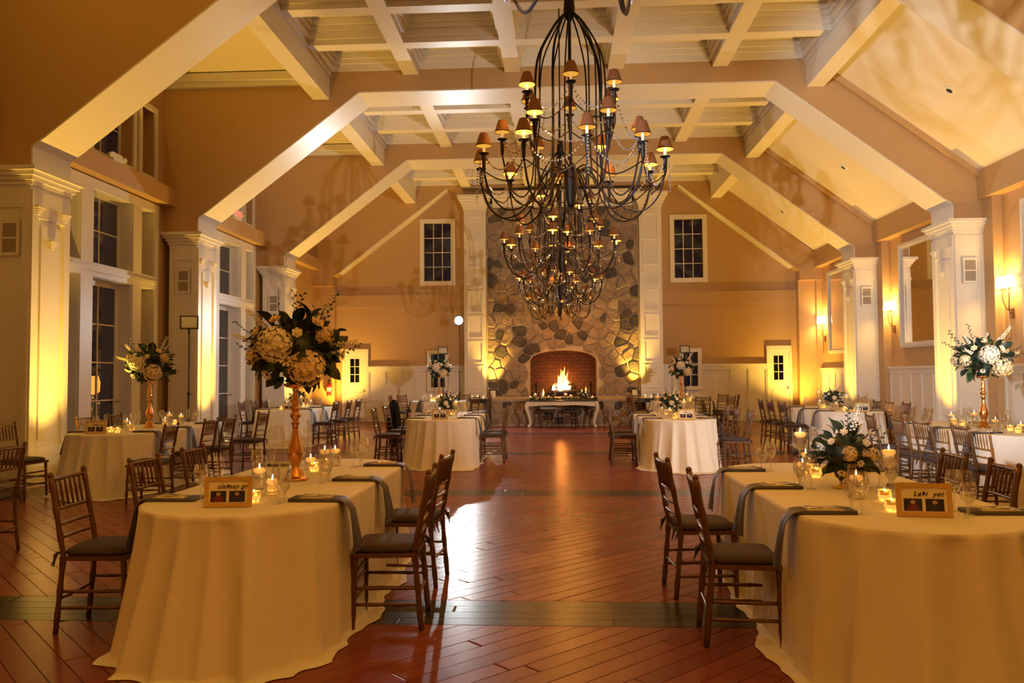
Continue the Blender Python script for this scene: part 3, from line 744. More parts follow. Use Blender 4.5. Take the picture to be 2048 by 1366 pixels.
# ================================================================== LIGHT STANDS
def led_stand(lab, loc, h, face, strobe=False, rz=0, tilt=0):
    face = face or 'strobe_face'
    t = thing('light_stand', lab, 'light stand', (loc[0], loc[1], 0), rz)
    pole = MB().tube([(0, 0, .25), (0, 0, h * .5)], .016, 8).tube([(0, 0, h * .5), (0, 0, h - .1)], .011, 8); obj('pole', pole, 'black_plastic', t)
    for zz in (h * .5, h * .3): obj('clamp', MB().lathe([(.024, -.03), (.024, .03)], 8, (0, 0, zz)).tube([(0, 0, zz), (.05, 0, zz)], .008, 6), 'black_plastic', t)
    for i in range(3):
        a = i * 2 * PI / 3 + .4; obj('leg', MB().tube([(0, 0, .55), (.34 * math.cos(a), .34 * math.sin(a), .012)], .010, 6), 'black_plastic', t)
        obj('brace', MB().tube([(0, 0, .22), (.19 * math.cos(a), .19 * math.sin(a), .26)], .006, 6), 'black_plastic', t)
    if strobe:
        hd = obj('strobe_head', MB().lathe([(.05, .10), (.07, .02), (.10, -.10), (.155, -.165)], 16).xf(Matrix.Rotation(-PI / 2, 4, 'X')), 'black_plastic', t, (0, .02, h), (tilt, 0, 0))
        obj('reflector_face', MB().lathe([(.001, .03), (.07, .02), (.125, 0)], 20).xf(Matrix.Rotation(PI / 2, 4, 'X')), face, hd, (0, -.17, 0))
    else:
        hd = MB(); hd.box(-.15, .15, -.02, .03, -.115, -.095).box(-.15, .15, -.02, .03, .095, .115).box(-.15, -.13, -.02, .03, -.095, .095).box(.13, .15, -.02, .03, -.095, .095).box(-.13, .13, .02, .03, -.095, .095)
        hd = obj('panel_housing', hd, 'black_plastic', t, (0, 0, h), (tilt, 0, .2))
        obj('panel_face', B(-.13, .13, -.005, .015, -.095, .095), 'panel_face', hd)
        obj('yoke', MB().tube([(0, 0, h - .1), (0, 0, h - .2)], .02, 8), 'black_plastic', t)
    return t
K0 = led_stand('tall black light stand with blazing white lamp before left pilaster', (-3.21, 24.65), 3.18, None, True)
lamp('SPOT', (0, -.34, 3.18), P_STAND, (.95, 1., 1.), K0, (.12, -1, -.22), 112, .35, .06)
led_stand('black stand with square light panel by the left columns', (-6.40, 13.2), 2.42, None)
led_stand('black stand with light panel behind table left of fireplace', (-3.76, 24.9), 2.27, None, tilt=-.2)
led_stand('black stand with light panel behind table right of fireplace', (3.66, 24.4), 2.23, None, tilt=-.2)
KL = led_stand('photographer light stand out of view at near left', (-3.2, -.8), 2.2, 'panel_face', True, rz=PI - .595)
lamp('SPOT', (0, -.34, 2.2), P_FRONT, (1., .97, .94), KL, (0, -1, .10), 33, .45, .04)
KR = led_stand('photographer light stand out of view at near right', (6.65, 4.0), 2.6, 'panel_face', True, rz=PI + .47)
lamp('SPOT', (0, -.34, 2.6), 2600, C_WHITE, KR, (0, -1, .05), 50, .6, .05)

# uplights
def uplight(lab, loc, power, aim, ang=100, color=C_UP):
    t = thing('uplight', lab, 'uplight', loc)
    obj('can', MB().lathe([(.085, 0), (.085, .20), (.072, .20), (.070, .17)], 16), 'white_plastic', t)
    obj('lens', MB().lathe([(.068, .175), (.001, .178)], 14), 'lens_glow', t)
    lamp('SPOT', (0, 0, .21), power, color, t, aim, ang, 1., .05)
    return t
for i, x in enumerate((-5.4, -1.8, 1.8, 5.4)):  # unseen uplights added to bounce warm light onto the near cloths
    uplight('added unseen uplight warming the near cloths from behind the viewer, %s from left' % ordw[i], (x, YB + .7, 0), P_UP * .55, (0, -.05, 1), 130, (1., .50, .08))
for s in (-1, 1):
    for k in (0, 1, 2, 3, 4):
        sd = 'left' if s < 0 else 'right'
        uplight('small white uplight can at foot of %s column, %s' % (sd, names[k]), (s * 6.92, T[k] + TW / 2 - .15, 0), P_UP, (-s * .20, 0.03, 1))
    uplight('small white uplight can in %s end corner by the narrow door' % ('left' if s < 0 else 'right'), (s * 7.20, YE - .85, 0), P_UP * .65, (0, .02, 1), 130)
    uplight('small white uplight box on hearth grazing %s stone edge' % ('left' if s < 0 else 'right'), (s * 2.22, YS - .34, .79), P_STONE * 1.7, (s * .02, .13, 1), 72)
# sconces
for k in (2, 3, 4):
    y = (T[k + 1] if k < 4 else YE) - .62
    t = thing('wall_sconce', 'two-arm brass wall sconce with glowing shades, %s on right wall' % ['', '', 'nearest', 'middle', 'farthest'][k], 'sconce', (XW, y, 2.55))
    obj('backplate', B(-.03, 0, -.05, .05, -.09, .09), 'brass_old', t)
    obj('drop_rod', MB().tube([(-.07, 0, .12), (-.07, 0, -.45)], [.011, .008], 6).ball((-.07, 0, -.46), .016), 'brass_old', t)
    obj('bracket', MB().tube([(0, 0, 0), (-.07, 0, .02)], .012, 6), 'brass_old', t)
    for sy in (-1, 1):
        p = [(-.07, 0, .05)] + [(-.07 - .05 * math.sin(u * PI / 2), sy * .115 * math.sin(u * PI / 2), .05 + .36 * u ** 1.5) for u in (.25, .5, .75, 1)]
        arm = obj('arm', MB().tube(p, .009, 6), 'brass_old', t)
        obj('candle_cup', MB().lathe([(.03, .38), (.012, .41), (.012, .5)], 8, (-.12, sy * .115, 0)), 'brass_old', t)
        obj('shade', MB().lathe_open([(.105, .48), (.090, .68)], 16, (-.12, sy * .115, 0)), 'sconce_shade', t, smooth=True)
        lamp('POINT', (-.12, sy * .115, .58), P_SCONCE, C_SCONCE, t, radius=.06)
# mirrors
for k in (2, 3, 4):
    ya, yb = T[k] + 1.40, T[k] + 4.06
    t = thing('wall_mirror', 'large white framed wall mirror, %s on right wall' % ['', '', 'nearest', 'middle', 'farthest'][k], 'mirror', (XW, 0, 0))
    f = MB()
    for (d, o, e) in ((.05, 0, .13), (.08, .03, .09)):
        f.box(-d, 0, ya + o, ya + e, 2.07 + o, 4.56 - o).box(-d, 0, yb - e, yb - o, 2.07 + o, 4.56 - o).box(-d, 0, ya + e, yb - e, 2.07 + o, 2.07 + e).box(-d, 0, ya + e, yb - e, 4.56 - e, 4.56 - o)
    obj('frame', f, 'trim_paint', t); obj('mirror_glass', B(-.03, -.02, ya + .13, yb - .13, 2.20, 4.43), 'mirror', t)
# exit sign, emergency light, extinguisher, added lantern outside
def text_mb(txt, size, shear=0.):
    c = bpy.data.curves.new('letters', 'FONT'); c.body = txt; c.size = size; c.shear = shear; c.extrude = .002; c.space_character = 1.12; c.align_x = 'CENTER'; c.align_y = 'CENTER'; c.resolution_u = 4
    o = bpy.data.objects.new('letters', c); COL.objects.link(o); dg = bpy.context.evaluated_depsgraph_get()
    me = bpy.data.meshes.new_from_object(o.evaluated_get(dg)); bpy.data.objects.remove(o); me.materials.clear(); return me
t = thing('exit_sign', 'white exit sign with glowing red letters on the left ledge', 'exit sign', (-7.85, 18.70, 5.28))
obj('housing', B(-.03, .03, -.2, .2, 0, .24), 'white_plastic', t)
obj('red_panel', B(.03, .034, -.16, .16, .04, .20), 'white_plastic', t)
obj('letters', text_mb('EXIT', .19), 'exit_red', t, (.038, 0, .12), (PI / 2, 0, PI / 2))
for s in (-1, 1): obj('emergency_lamp', MB().lathe([(.02, -.04), (.05, 0), (.05, .03)], 10).xf(Matrix.Rotation(PI / 2, 4, 'Y')), 'white_plastic', t, (.02, s * .27, .14)); obj('lamp_bracket', B(-.01, .01, s * .2 - .01, s * .27 + .01, .13, .15), 'white_plastic', t)
t = thing('emergency_light', 'white twin-head emergency light on the left ledge', 'emergency light', (-7.88, 13.5, 5.28))
obj('housing', B(-.06, .03, -.15, .15, 0, .14), 'white_plastic', t)
for s in (-1, 1): obj('lamp_head', MB().lathe([(.03, -.05), (.05, 0), (.05, .03)], 10).xf(Matrix.Rotation(PI / 2, 4, 'Y')), 'white_plastic', t, (.02, s * .21, .08)); obj('lamp_neck', B(-.01, .01, min(s * .15, s * .19), max(s * .15, s * .19), .07, .09), 'white_plastic', t)
t = thing('fire_extinguisher', 'red fire extinguisher mounted by the left end corner', 'extinguisher', (-7.53, YE - .42, .86))
obj('cylinder', MB().lathe([(.07, 0), (.08, .02), (.08, .34), (.06, .40), (.025, .43), (.025, .46)], 14), 'red_paint', t, smooth=True)
obj('label_band', MB().lathe([(.0812, .14), (.0812, .27)], 14), 'white_plastic', t)
obj('valve', MB().box(-.03, .03, -.02, .02, .46, .50).box(-.02, .09, -.01, .01, .50, .52), 'black_plastic', t)
obj('hose', MB().tube([(.04, 0, .48), (.11, 0, .42), (.10, 0, .25), (.09, 0, .12)], .011, 6), 'black_plastic', t)
obj('wall_hook', B(-.02, .02, .06, .16, .30, .36), 'black_plastic', t)
t = thing('added_lantern', 'added lantern for the red-orange glow outside the french door', 'lantern', (-9.6, 15.75, -.05))  # lantern made up to hold the red-orange glow behind the glass
obj('post', MB().lathe([(.16, 0), (.16, .03), (.03, .05), (.025, 1.2)], 10), 'iron', t)
obj('glow', MB().lathe([(.06, 1.2), (.13, 1.26), (.14, 1.45), (.10, 1.58)], 12), 'lantern_glow', t, smooth=True)
obj('cap', MB().lathe([(.15, 1.58), (.10, 1.66), (.02, 1.72)], 12), 'iron', t)

# ================================================================== CHANDELIERS
def qpath(ctrl, n=10):
    # catmull-rom through control points
    P_ = [Vector(c) for c in ctrl]; P_ = [P_[0] * 2 - P_[1]] + P_ + [P_[-1] * 2 - P_[-2]]; out = []
    for i in range(1, len(P_) - 2):
        for q in range(n):
            u = q / n; a, b, c, d = P_[i - 1], P_[i], P_[i + 1], P_[i + 2]
            out.append(.5 * ((2 * b) + (c - a) * u + (2 * a - 5 * b + 4 * c - d) * u * u + (3 * b - a - 3 * c + d) * u ** 3))
    out.append(P_[-2]); return out
shade_me = MB().lathe_open([(.082, 0), (.070, .035), (.052, .095), (.040, .125)], 14).mesh('lamp_shade', True)
trim_me = MB().lathe([(.0835, -.004), (.0835, .004)], 14).mesh('shade_trim')
lin_me = MB().lathe_open([(.079, .002), (.066, .037), (.048, .095), (.036, .122)], 14).lathe([(.001, .1215), (.036, .1215)], 14).mesh('shade_lining', True)
for me_, mm in ((shade_me, 'shade_fabric'), (lin_me, 'shade_lining')): me_.materials.append(MATS[mm])
trim2 = MB().lathe_open([(.0825, -.003), (.0825, .006)], 14).mesh('shade_trim'); trim2.materials.append(MATS['iron'])
candle_me = MB().lathe([(.014, 0), (.014, .10)], 8).mesh('candle_tube'); candle_me.materials.append(MATS['ivory_wax'])
cup_me = MB().lathe([(.010, -.17), (.018, -.13), (.021, -.02), (.026, -.012), (.052, -.004), (.054, .004), (.02, .006)], 12).mesh('candle_cup', True); cup_me.materials.append(MATS['iron'])
TIERS = [(6, .50, 4.32, 10), (6, .70, 3.92, 40), (10, .95, 3.66, 6)]   # count, radius, height of cup plate, phase
def strand(a, b, sag, nb):
    mb = MB()
    for i in range(nb + 1):
        u = i / nb; p = Vector(a).lerp(Vector(b), u); p.z -= sag * 4 * u * (1 - u)
        r = .0115 if i % 3 else .015
        mb.add([(p.x + r, p.y, p.z), (p.x - r, p.y, p.z), (p.x, p.y + r, p.z), (p.x, p.y - r, p.z), (p.x, p.y, p.z + r), (p.x, p.y, p.z - r)],
               [(0, 2, 4), (2, 1, 4), (1, 3, 4), (3, 0, 4), (2, 0, 5), (1, 2, 5), (3, 1, 5), (0, 3, 5)])
    return mb
def make_chandelier(label):
    t = thing('chandelier', label, 'chandelier', (0, 0, 0), group='iron chandeliers along the ceiling centre line')
    obj('hub', MB().lathe([(.02, 5.42), (.05, 5.40), (.06, 5.26), (.05, 5.18), (.02, 5.14)], 12), 'iron', t, smooth=True)
    obj('stem', MB().tube([(0, 0, 5.2), (0, 0, 3.5)], .018, 8), 'iron', t)
    obj('hanging_rod', MB().tube([(0, 0, 7.90), (0, 0, 5.35)], .012, 6), 'iron', t)
    obj('canopy', MB().lathe([(.09, 7.95), (.08, 7.90), (.03, 7.86), (.015, 7.80)], 12), 'iron', t, smooth=True)
    obj('lower_vessel', MB().lathe([(.075, 3.60), (.085, 3.575), (.080, 3.50), (.045, 3.25), (.035, 3.22), (.012, 3.20)], 14), 'iron', t, smooth=True)
    obj('ring_finial', MB().tube([(.035 * math.cos(a), 0, 3.165 + .035 * math.sin(a)) for a in [2 * PI * i / 12 for i in range(13)]], .006, 5), 'iron', t)
    ends = []
    for ti, (n, R, h, ph) in enumerate(TIERS):
        tl = []
        for i in range(n):
            a = math.radians(ph) + 2 * PI * i / n; c, s = math.cos(a), math.sin(a)
            def pt(r, z): return (r * c, r * s, z)
            zc = h - .17
            rk = .36 if ti < 2 else .36
            # cage rod from the hub, straight down, then a U out to the cup
            if ti < 2 or i % 2 == 0:
                low = h - (.62 if ti == 0 else .66 if ti == 1 else .62)
                obj('arm', MB().tube(qpath([pt(.03, 5.24), pt(.17, 5.08), pt(.32, 4.80), pt(rk, 4.50), pt(rk + .003, (4.5 + low) / 2 + .1), pt(rk + .04, low + .22), pt(rk + (R - rk) * .40, low + .06), pt(rk + (R - rk) * .8, low + .18), pt(R, zc)], 5), .0085, 5), 'iron', t, smooth=True)
            # lower S arm from the vessel for the outer tiers
            if ti == 2:
                obj('lower_arm', MB().tube(qpath([pt(.06, 3.57), pt(.20, 3.60), pt(.33, 3.46), pt(.50, 3.20), pt(.72, 3.13), pt(.88, 3.27), pt(R, zc)], 5), .0085, 5), 'iron', t, smooth=True)
            if ti == 1:
                obj('lower_arm', MB().tube(qpath([pt(.06, 3.55), pt(.16, 3.56), pt(.30, 3.40), pt(.45, 3.24), pt(.60, 3.34), pt(R, zc)], 5), .0085, 5), 'iron', t, smooth=True)
            cu = obj('candle_cup', cup_me, None, t, pt(R, h))
            cn = obj('candle_tube', candle_me, None, t, pt(R, h + .005))
            if i % 3 == 0: lamp('POINT', pt(R, h + .095), P_CHAND / 8, C_WARM, t, radius=.05)
            sh = obj('lamp_shade', shade_me, None, t, pt(R, h + .075)); obj('shade_lining', lin_me, None, sh); obj('shade_trim', trim2, None, sh)
            tl.append(Vector(pt(R, h - .01)))
            # U link to the neighbouring cup
            a2 = a + 2 * PI / n; mid = (a + a2) / 2; c2, s2 = math.cos(a2), math.sin(a2)
            if ti != 1: obj('link_arm', MB().tube(qpath([pt(R, zc), (R * .93 * math.cos(a * .75 + a2 * .25), R * .93 * math.sin(a * .75 + a2 * .25), zc - .10), (R * .88 * math.cos(mid), R * .88 * math.sin(mid), zc - .14), (R * .93 * math.cos(a * .25 + a2 * .75), R * .93 * math.sin(a * .25 + a2 * .75), zc - .10), (R * c2, R * s2, zc)], 4), .0065, 5), 'iron', t, smooth=True)
        ends.append(tl)
        for i in range(n):
            A, B_ = tl[i], tl[(i + 1) % n]; dd = (A - B_).length
            obj('crystal_strand', strand(A, B_, .20, max(8, int(dd / .030 * 1.15))), 'crystal', t)
            if ti == 2: obj('crystal_strand', strand(A + Vector((A.x * .04, A.y * .04, 0)), A + Vector((A.x * .05, A.y * .05, -.34)), 0, 11), 'crystal', t)
    for i in range(6):
        obj('crystal_strand', strand(ends[0][i], ends[1][i], .16, 20), 'crystal', t)
    return t
CY = [2.88, 7.98 + .15, 13.28, 18.38, 23.48]
ch0 = make_chandelier('nearest black iron chandelier, only its lowest arms in view at top'); ch0.location = (0, CY[0], 0)
clab = ['', 'large black iron chandelier with amber shades, nearest fully in view', 'second black iron chandelier, hanging before the stone chimney', 'third black iron chandelier, partly hidden behind the second', 'farthest black iron chandelier, lowest in view before the stones']
for i in range(1, 5):
    c = copy_tree(ch0, None, (-.02 if i == 1 else -.10, CY[i], 0), .35 * i); c['label'] = clab[i]

# ================================================================== CHAIRS
def bamboo(path, r, n=6, every=3):
    k = len(path); return MB().tube(path, [r * (1.25 if i % every == every - 1 and 0 < i < k - 1 else 1) for i in range(k)], n)
def lerp_path(a, b, k): return [Vector(a).lerp(Vector(b), i / (k - 1)) for i in range(k)]
def make_chair():
    t = thing('chiavari_chair', 'chair', 'chair')
    def by(z):  # y of the back post at height z
        return -.195 - .04 * max(0, (.45 - z) / .45) - (.085 * ((z - .45) / .47) if z > .45 else 0)
    for s in (-1, 1):
        zs = [.92 * i / 18 for i in range(19)]
        obj('back_post', bamboo([(s * (.185 - .0 * z), by(z), z) for z in zs], .0165), 'bronze_wood', t, smooth=True)
        obj('front_leg', bamboo(lerp_path((s * .195, .172, 0), (s * .185, .158, .44), 10), .016), 'bronze_wood', t, smooth=True)
    for s in (-1, 1): obj('post_cap', MB().ball((s * .185, by(.92), .922), .02, 8, 4), 'bronze_wood', t, smooth=True)
    obj('seat_frame', MB().prism([(-.20, -.21), (.20, -.21), (.215, .18), (-.215, .18)], .425, .452, 'z'), 'bronze_wood', t)
    # rounded cushion
    cu = MB(); pr = [(.0, .0), (.02, -.006), (.045, -.02), (.052, -.05)]
    rings = []
    for (dz, ins) in ((.452, -.006), (.462, .004), (.478, .003), (.492, -.012), (.500, -.05), (.503, -.11)):
        ring = []
        for i in range(20):
            a = 2 * PI * i / 20; c, s = math.cos(a), math.sin(a); e = .36
            ring.append(((.20 + ins) * math.copysign(abs(c) ** e, c), -.012 + (.188 + ins) * math.copysign(abs(s) ** e, s), dz))
        rings.append(ring)
    cu.add([p for r in rings for p in r], [(i * 20 + j, i * 20 + (j + 1) % 20, (i + 1) * 20 + (j + 1) % 20, (i + 1) * 20 + j) for i in range(5) for j in range(20)] + [tuple(range(100, 120))])
    obj('cushion', cu, 'cushion', t, smooth=True)
    for s in (-1, 1):
        x = s * .185; y = by(.47)
        ti = MB().tube([(x, y, .47), (x + s * .025, y - .02, .475), (x + s * .03, y - .025, .45), (x + s * .04, y - .045, .40)], [.006, .010, .008, .003], 5)
        ti.tube([(x, y - .018, .47), (x + s * .005, y - .045, .46), (x, y - .05, .42), (x - s * .01, y - .06, .385)], [.006, .010, .006, .003], 5).tube([(x - s * .01, y + .03, .472), (x, y - .02, .472)], .006, 5)
        obj('cushion_tie', ti, 'cushion', t, smooth=True)
    def rail(name, z, r): obj(name, bamboo([(-.185 + .37 * i / 8, by(z) - .012 * math.sin(PI * i / 8), z) for i in range(9)], r, 6, 3), 'bronze_wood', t, smooth=True)
    rail('top_rail', .895, .0125); rail('middle_rail', .72, .011); rail('back_rail', .63, .010); rail('back_rail', .555, .010)
    for i in range(6):
        x = -.132 + .264 * i / 5
        obj('spindle', MB().tube([(x, by(.72) - .01, .72), (x, by(.76) - .01, .76), (x, by(.81) - .01, .81), (x, by(.86) - .01, .86), (x, by(.895) - .01, .895)], [.007, .0085, .0115, .0085, .007], 6), 'bronze_wood', t, smooth=True)
    for s in (-1, 1):
        for z, k in ((.15, 1), (.245, 1)): obj('side_stretcher', bamboo(lerp_path((s * .188, by(z), z), (s * .192, .168 - .01 * z, z), 8), .010), 'bronze_wood', t, smooth=True)
    for z in (.17, .265, .32): obj('front_stretcher', bamboo(lerp_path((-.19, .165, z), (.19, .165, z), 8), .0095), 'bronze_wood', t, smooth=True)
    obj('back_stretcher', bamboo(lerp_path((-.185, by(.2), .2), (.185, by(.2), .2), 8), .0095), 'bronze_wood', t, smooth=True)
    return t
chair0 = make_chair(); chair_used = [False]
def chair(bx, by, face, label, group, dr=0.):
    """bx,by: position of the backrest; face: heading the sitter looks, degrees (0=+X, 90=+Y)"""
    a = math.radians(face + dr); f = Vector((math.cos(a), math.sin(a), 0)); p = Vector((bx, by, 0)) + f * .27
    rz = a - PI / 2
    if not chair_used[0]: c = chair0; chair_used[0] = True; c.location = p; c.rotation_euler = (0, 0, rz)
    else: c = copy_tree(chair0, None, p, rz)
    c['label'] = label; c['group'] = group
    return c

# ================================================================== TABLES
HT = .765
def stad(u, a, h):
    """point and outward normal on a stadium (half width a, straight half length h), u in 0..1"""
    P_ = 4 * h + 2 * PI * a; d = u * P_
    if d < 2 * h: return (a, -h + d, 1, 0)
    d -= 2 * h
    if d < PI * a: q = d / a; return (a * math.cos(q), h + a * math.sin(q), math.cos(q), math.sin(q))
    d -= PI * a
    if d < 2 * h: return (-a, h - d, -1, 0)
    d -= 2 * h; q = PI + d / a; return (a * math.cos(q), -h + a * math.sin(q), math.cos(q), math.sin(q))
def cloth_mb(a, h, seed, n=440, puddle=1.):
    r = random.Random(seed); ph = [r.random() * 6.28 for _ in range(8)]; P_ = 4 * h + 2 * PI * a
    rows = [(-.02, 0.0, .0), (0.0, -.004, 0.)] + [(t_, None, t_) for t_ in (.03, .08, .16, .28, .42, .56, .70, .82, .91, .97, 1.0)]
    vs = []
    def fold(u, t_):
        x, y, nx, ny = stad(u, a, h); end = abs(ny) ** 1.5
        A = (.010 + .060 * end) * (t_ ** .5)
        k = P_ * 4.2
        w1 = math.sin(2 * PI * round(k) * u + ph[0] + 1.2 * math.sin(2 * PI * 3 * u + ph[1])); w2 = math.sin(2 * PI * round(k * .55) * u + ph[2] + math.sin(2 * PI * 2 * u + ph[3]))
        w3 = math.sin(2 * PI * round(k * 1.8) * u + ph[4])
        sh = (w1 * .55 + w2 * .6 + w3 * .18 * t_)
        sh = .62 * sh + .55 * (1 - 2 * abs(math.sin(PI * round(k * 1.25) * u + ph[7] + .9 * math.sin(2 * PI * 4 * u + ph[5]))) ** .7)
        return (.012 + .012 * t_) * t_ ** .6 + A * sh + (.08 * t_ + .12 * t_ ** 1.6) * end
    for (t_, z0, tt) in rows:
        for i in range(n):
            u = i / n; x, y, nx, ny = stad(u, a, h)
            if z0 is not None:
                o = t_; z = HT + .012 + z0
            else: o = fold(u, t_) ; z = (HT + .004) * (1 - t_) + .006
            vs.append((x + nx * o, y + ny * o, z))
    # puddled hem on the floor
    for (ex, zz) in ((.035, .012), (.075, .004)):
        for i in range(n):
            u = i / n; x, y, nx, ny = stad(u, a, h); g = .5 + .5 * math.sin(2 * PI * 5 * u + ph[5]) * math.sin(2 * PI * 3 * u + ph[6])
            o = fold(u, 1.) + ex * puddle * (.25 + 1.5 * g * g * (1 + abs(ny)))
            vs.append((x + nx * o, y + ny * o, zz))
    k = len(rows) + 2
    fs = [(i * n + j, (i + 1) * n + j, (i + 1) * n + (j + 1) % n, i * n + (j + 1) % n) for i in range(k - 1) for j in range(n)]
    fs.append(tuple(range(n)))
    return MB().add(vs, fs)
TZ = HT + .0125
leg_me = MB().lathe([(.30, 0), (.30, .02), (.05, .05), (.04, .70), (.2, .74)], 12).mesh('pedestal'); leg_me.materials.append(MATS['iron'])

# ---- tableware prototypes (shared meshes)
def me(mb, m, smooth=True):
    x = mb.mesh('ware', smooth); x.materials.append(MATS[m]); return x
WINE = me(MB().lathe_open([(.034, .001), (.030, .004), (.005, .010), (.004, .085), (.010, .095), (.030, .115), (.040, .145), (.039, .175), (.032, .215)], 14), 'glassware')
GOB = me(MB().lathe_open([(.036, .001), (.032, .005), (.007, .012), (.006, .045), (.014, .055), (.036, .085), (.040, .120), (.034, .165)], 14), 'glassware')
FLU = me(MB().lathe_open([(.030, .001), (.026, .004), (.004, .010), (.0035, .085), (.010, .100), (.020, .135), (.023, .180), (.020, .235)], 12), 'glassware')
GWATER = me(MB().lathe([(.001, .058), (.034, .085), (.037, .112), (.001, .112)], 12), 'water')
CYL = {h: me(MB().lathe_open([(.002, .002), (.045, .002), (.046, .006), (.046, h)], 16), 'glassware') for h in (.12, .16, .20)}
CYLW = {h: me(MB().lathe([(.001, .006), (.043, .006), (.043, h - .05), (.001, h - .05)], 14), 'water') for h in (.12, .16, .20)}
FLOATC = me(MB().lathe([(.020, -.012), (.036, .0), (.038, .014), (.030, .022), (.004, .020)], 14), 'wax')
FLAME = me(MB().lathe([(.001, 0), (.0048, .008), (.0040, .016), (.001, .030)], 7), 'candle_flame')
VOT = me(MB().lathe_open([(.002, .002), (.028, .002), (.036, .03), (.034, .065)], 14), 'votive')
HUR = me(MB().lathe_open([(.045, .001), (.040, .005), (.006, .014), (.005, .20), (.012, .215), (.047, .235), (.049, .33)], 14), 'glassware')
HURT = me(MB().lathe_open([(.045, .001), (.040, .005), (.006, .014), (.005, .14), (.012, .155), (.047, .175), (.049, .26)], 14), 'glassware')
def fork_mb():
    m = MB(); m.tube([(0, -.09, .002), (0, .03, .004)], [.006, .003], 5)
    m.box(-.010, .010, .03, .055, .002, .005)
    for x in (-.0085, -.0028, .0028, .0085): m.box(x - .0013, x + .0013, .055, .095, .002, .005)
    return m
FORK = me(fork_mb(), 'silver'); KNIFE = me(MB().tube([(0, -.10, .004), (0, .0, .004)], .005, 5).prism([(-.007, .0), (.006, .0), (.007, .07), (-.002, .115)], .002, .005, 'z'), 'silver')
SPOON = me(MB().tube([(0, -.09, .003), (0, .05, .003)], [.005, .003], 5).lathe([(.001, 0), (.016, .003), (.018, .006)], 10, (0, .07, 0)), 'silver')
def napkin_mb(seed):
    # local: +Y points outward over the table edge at y=0
    r = random.Random(seed); path = [(-.30, .020), (-.15, .020), (-.03, .019), (.005, .012), (.030, -.010), (.058, -.05), (.072, -.13), (.084, -.21), (.092, -.285)]; vs = []
    for i, (y, z) in enumerate(path):
        wv = .072 if i < 4 else .060 - .012 * math.sin((i - 3) / 5 * PI) + .048 * max(0, (i - 4) / 4)
        for j in range(7):
            u = -1 + j / 3
            fo = .010 * math.sin(u * 5 + seed) * max(0, (i - 3) / 5)
            vs.append((u * wv, y + (fo if i > 3 else 0), z + (0 if i > 3 else 0)))
    m = len(path); top = len(vs)
    vs2 = [(x, y - (.004 if i >= 7 * 4 else 0), (.001 if i < 7 * 4 else z)) for i, (x, y, z) in enumerate(vs)]
    fs = [(i * 7 + j, i * 7 + j + 1, (i + 1) * 7 + j + 1, (i + 1) * 7 + j) for i in range(m - 1) for j in range(6)]
    fs += [tuple(top + q for q in reversed(f)) for f in fs]
    fs += [(j + 1, j, top + j, top + j + 1) for j in range(6)] + [(i * 7, (i + 1) * 7, top + (i + 1) * 7, top + i * 7) for i in range(m - 1)] + [((i + 1) * 7 + 6, i * 7 + 6, top + i * 7 + 6, top + (i + 1) * 7 + 6) for i in range(m - 1)]
    return MB().add(vs + vs2, fs)
NAPK = [me(napkin_mb(i), 'napkin') for i in range(4)]
CARD = me(MB().box(-.065, .065, -.24, -.055, 0, .003), 'card', False)  # cream card in place of the pale shine on the napkin top
def ware(name, mesh, loc, label, cat, group, rz=0): 
    o = obj(name, mesh, None, None, loc, (0, 0, rz)); return tag(o, label, cat, group)
def wear_parts(name, label, cat, group, loc, parts, rz=0):
    t = thing(name, label, cat, loc, rz, group)
    for pn, pm, pl in parts: obj(pn, pm, None, t, pl)
    return t

def photo_frame(loc, rz, label, words, tilt=-.15, sc=1.):
    t = thing('photo_frame', label, 'photo frame', loc, rz); t.scale = (sc, sc, sc)
    f = MB(); W, H = .13, .165
    f.box(-W, W, -.009, .009, 0, .022).box(-W, W, -.009, .009, H - .022, H).box(-W, -W + .022, -.009, .009, .022, H - .022).box(W - .022, W, -.009, .009, .022, H - .022)
    fr = obj('frame', f, 'gold_paint', t, rot=(tilt, 0, 0))
    obj('mat_board', B(-W + .02, W - .02, -.002, .004, .02, H - .02), 'photo_mat', fr)
    obj('snapshot', B(-.095, -.010, -.004, -.002, .028, .088), 'snapshot_red', fr); obj('snapshot', B(.006, .092, -.004, -.002, .028, .088), 'snapshot_blue', fr)
    obj('script_lettering', text_mb(words, .036, .4), 'ink', fr, (.02, -.004, .112), (PI / 2, 0, 0))
    obj('easel_back', B(-.02, .02, .009, .013, .02, .13), 'black_plastic', fr)
    obj('easel_leg', MB().tube([(0, .012, .12), (0, .075, .012)], .006, 5), 'black_plastic', t)
    return t

# ---- flowers
def leaf_mb(L=.09, W=.026):
    vs = []; fs = []
    for i in range(6):
        u = i / 5; wd = W * math.sin(PI * min(1, u * .94 + .05)) ** .8
        y = L * u; z = .02 * math.sin(u * 2.6) - .01 * u
        vs += [(-wd, y, z + .004), (0, y, z - .002), (wd, y, z + .004)]
    for i in range(5): b = i * 3; fs += [(b, b + 1, b + 4, b + 3), (b + 1, b + 2, b + 5, b + 4)]
    return MB().add(vs, fs)
LEAF = me(leaf_mb(), 'leaf'); LEAFL = me(leaf_mb(), 'leaf_light')
def orient(d, roll=0.):
    return (Vector(d).to_track_quat('Y', 'Z') @ Matrix.Rotation(roll, 3, 'Y').to_quaternion()).to_euler()
def orient_z(d, roll=0.):
    return (Vector(d).to_track_quat('Z', 'Y') @ Matrix.Rotation(roll, 3, 'Z').to_quaternion()).to_euler()
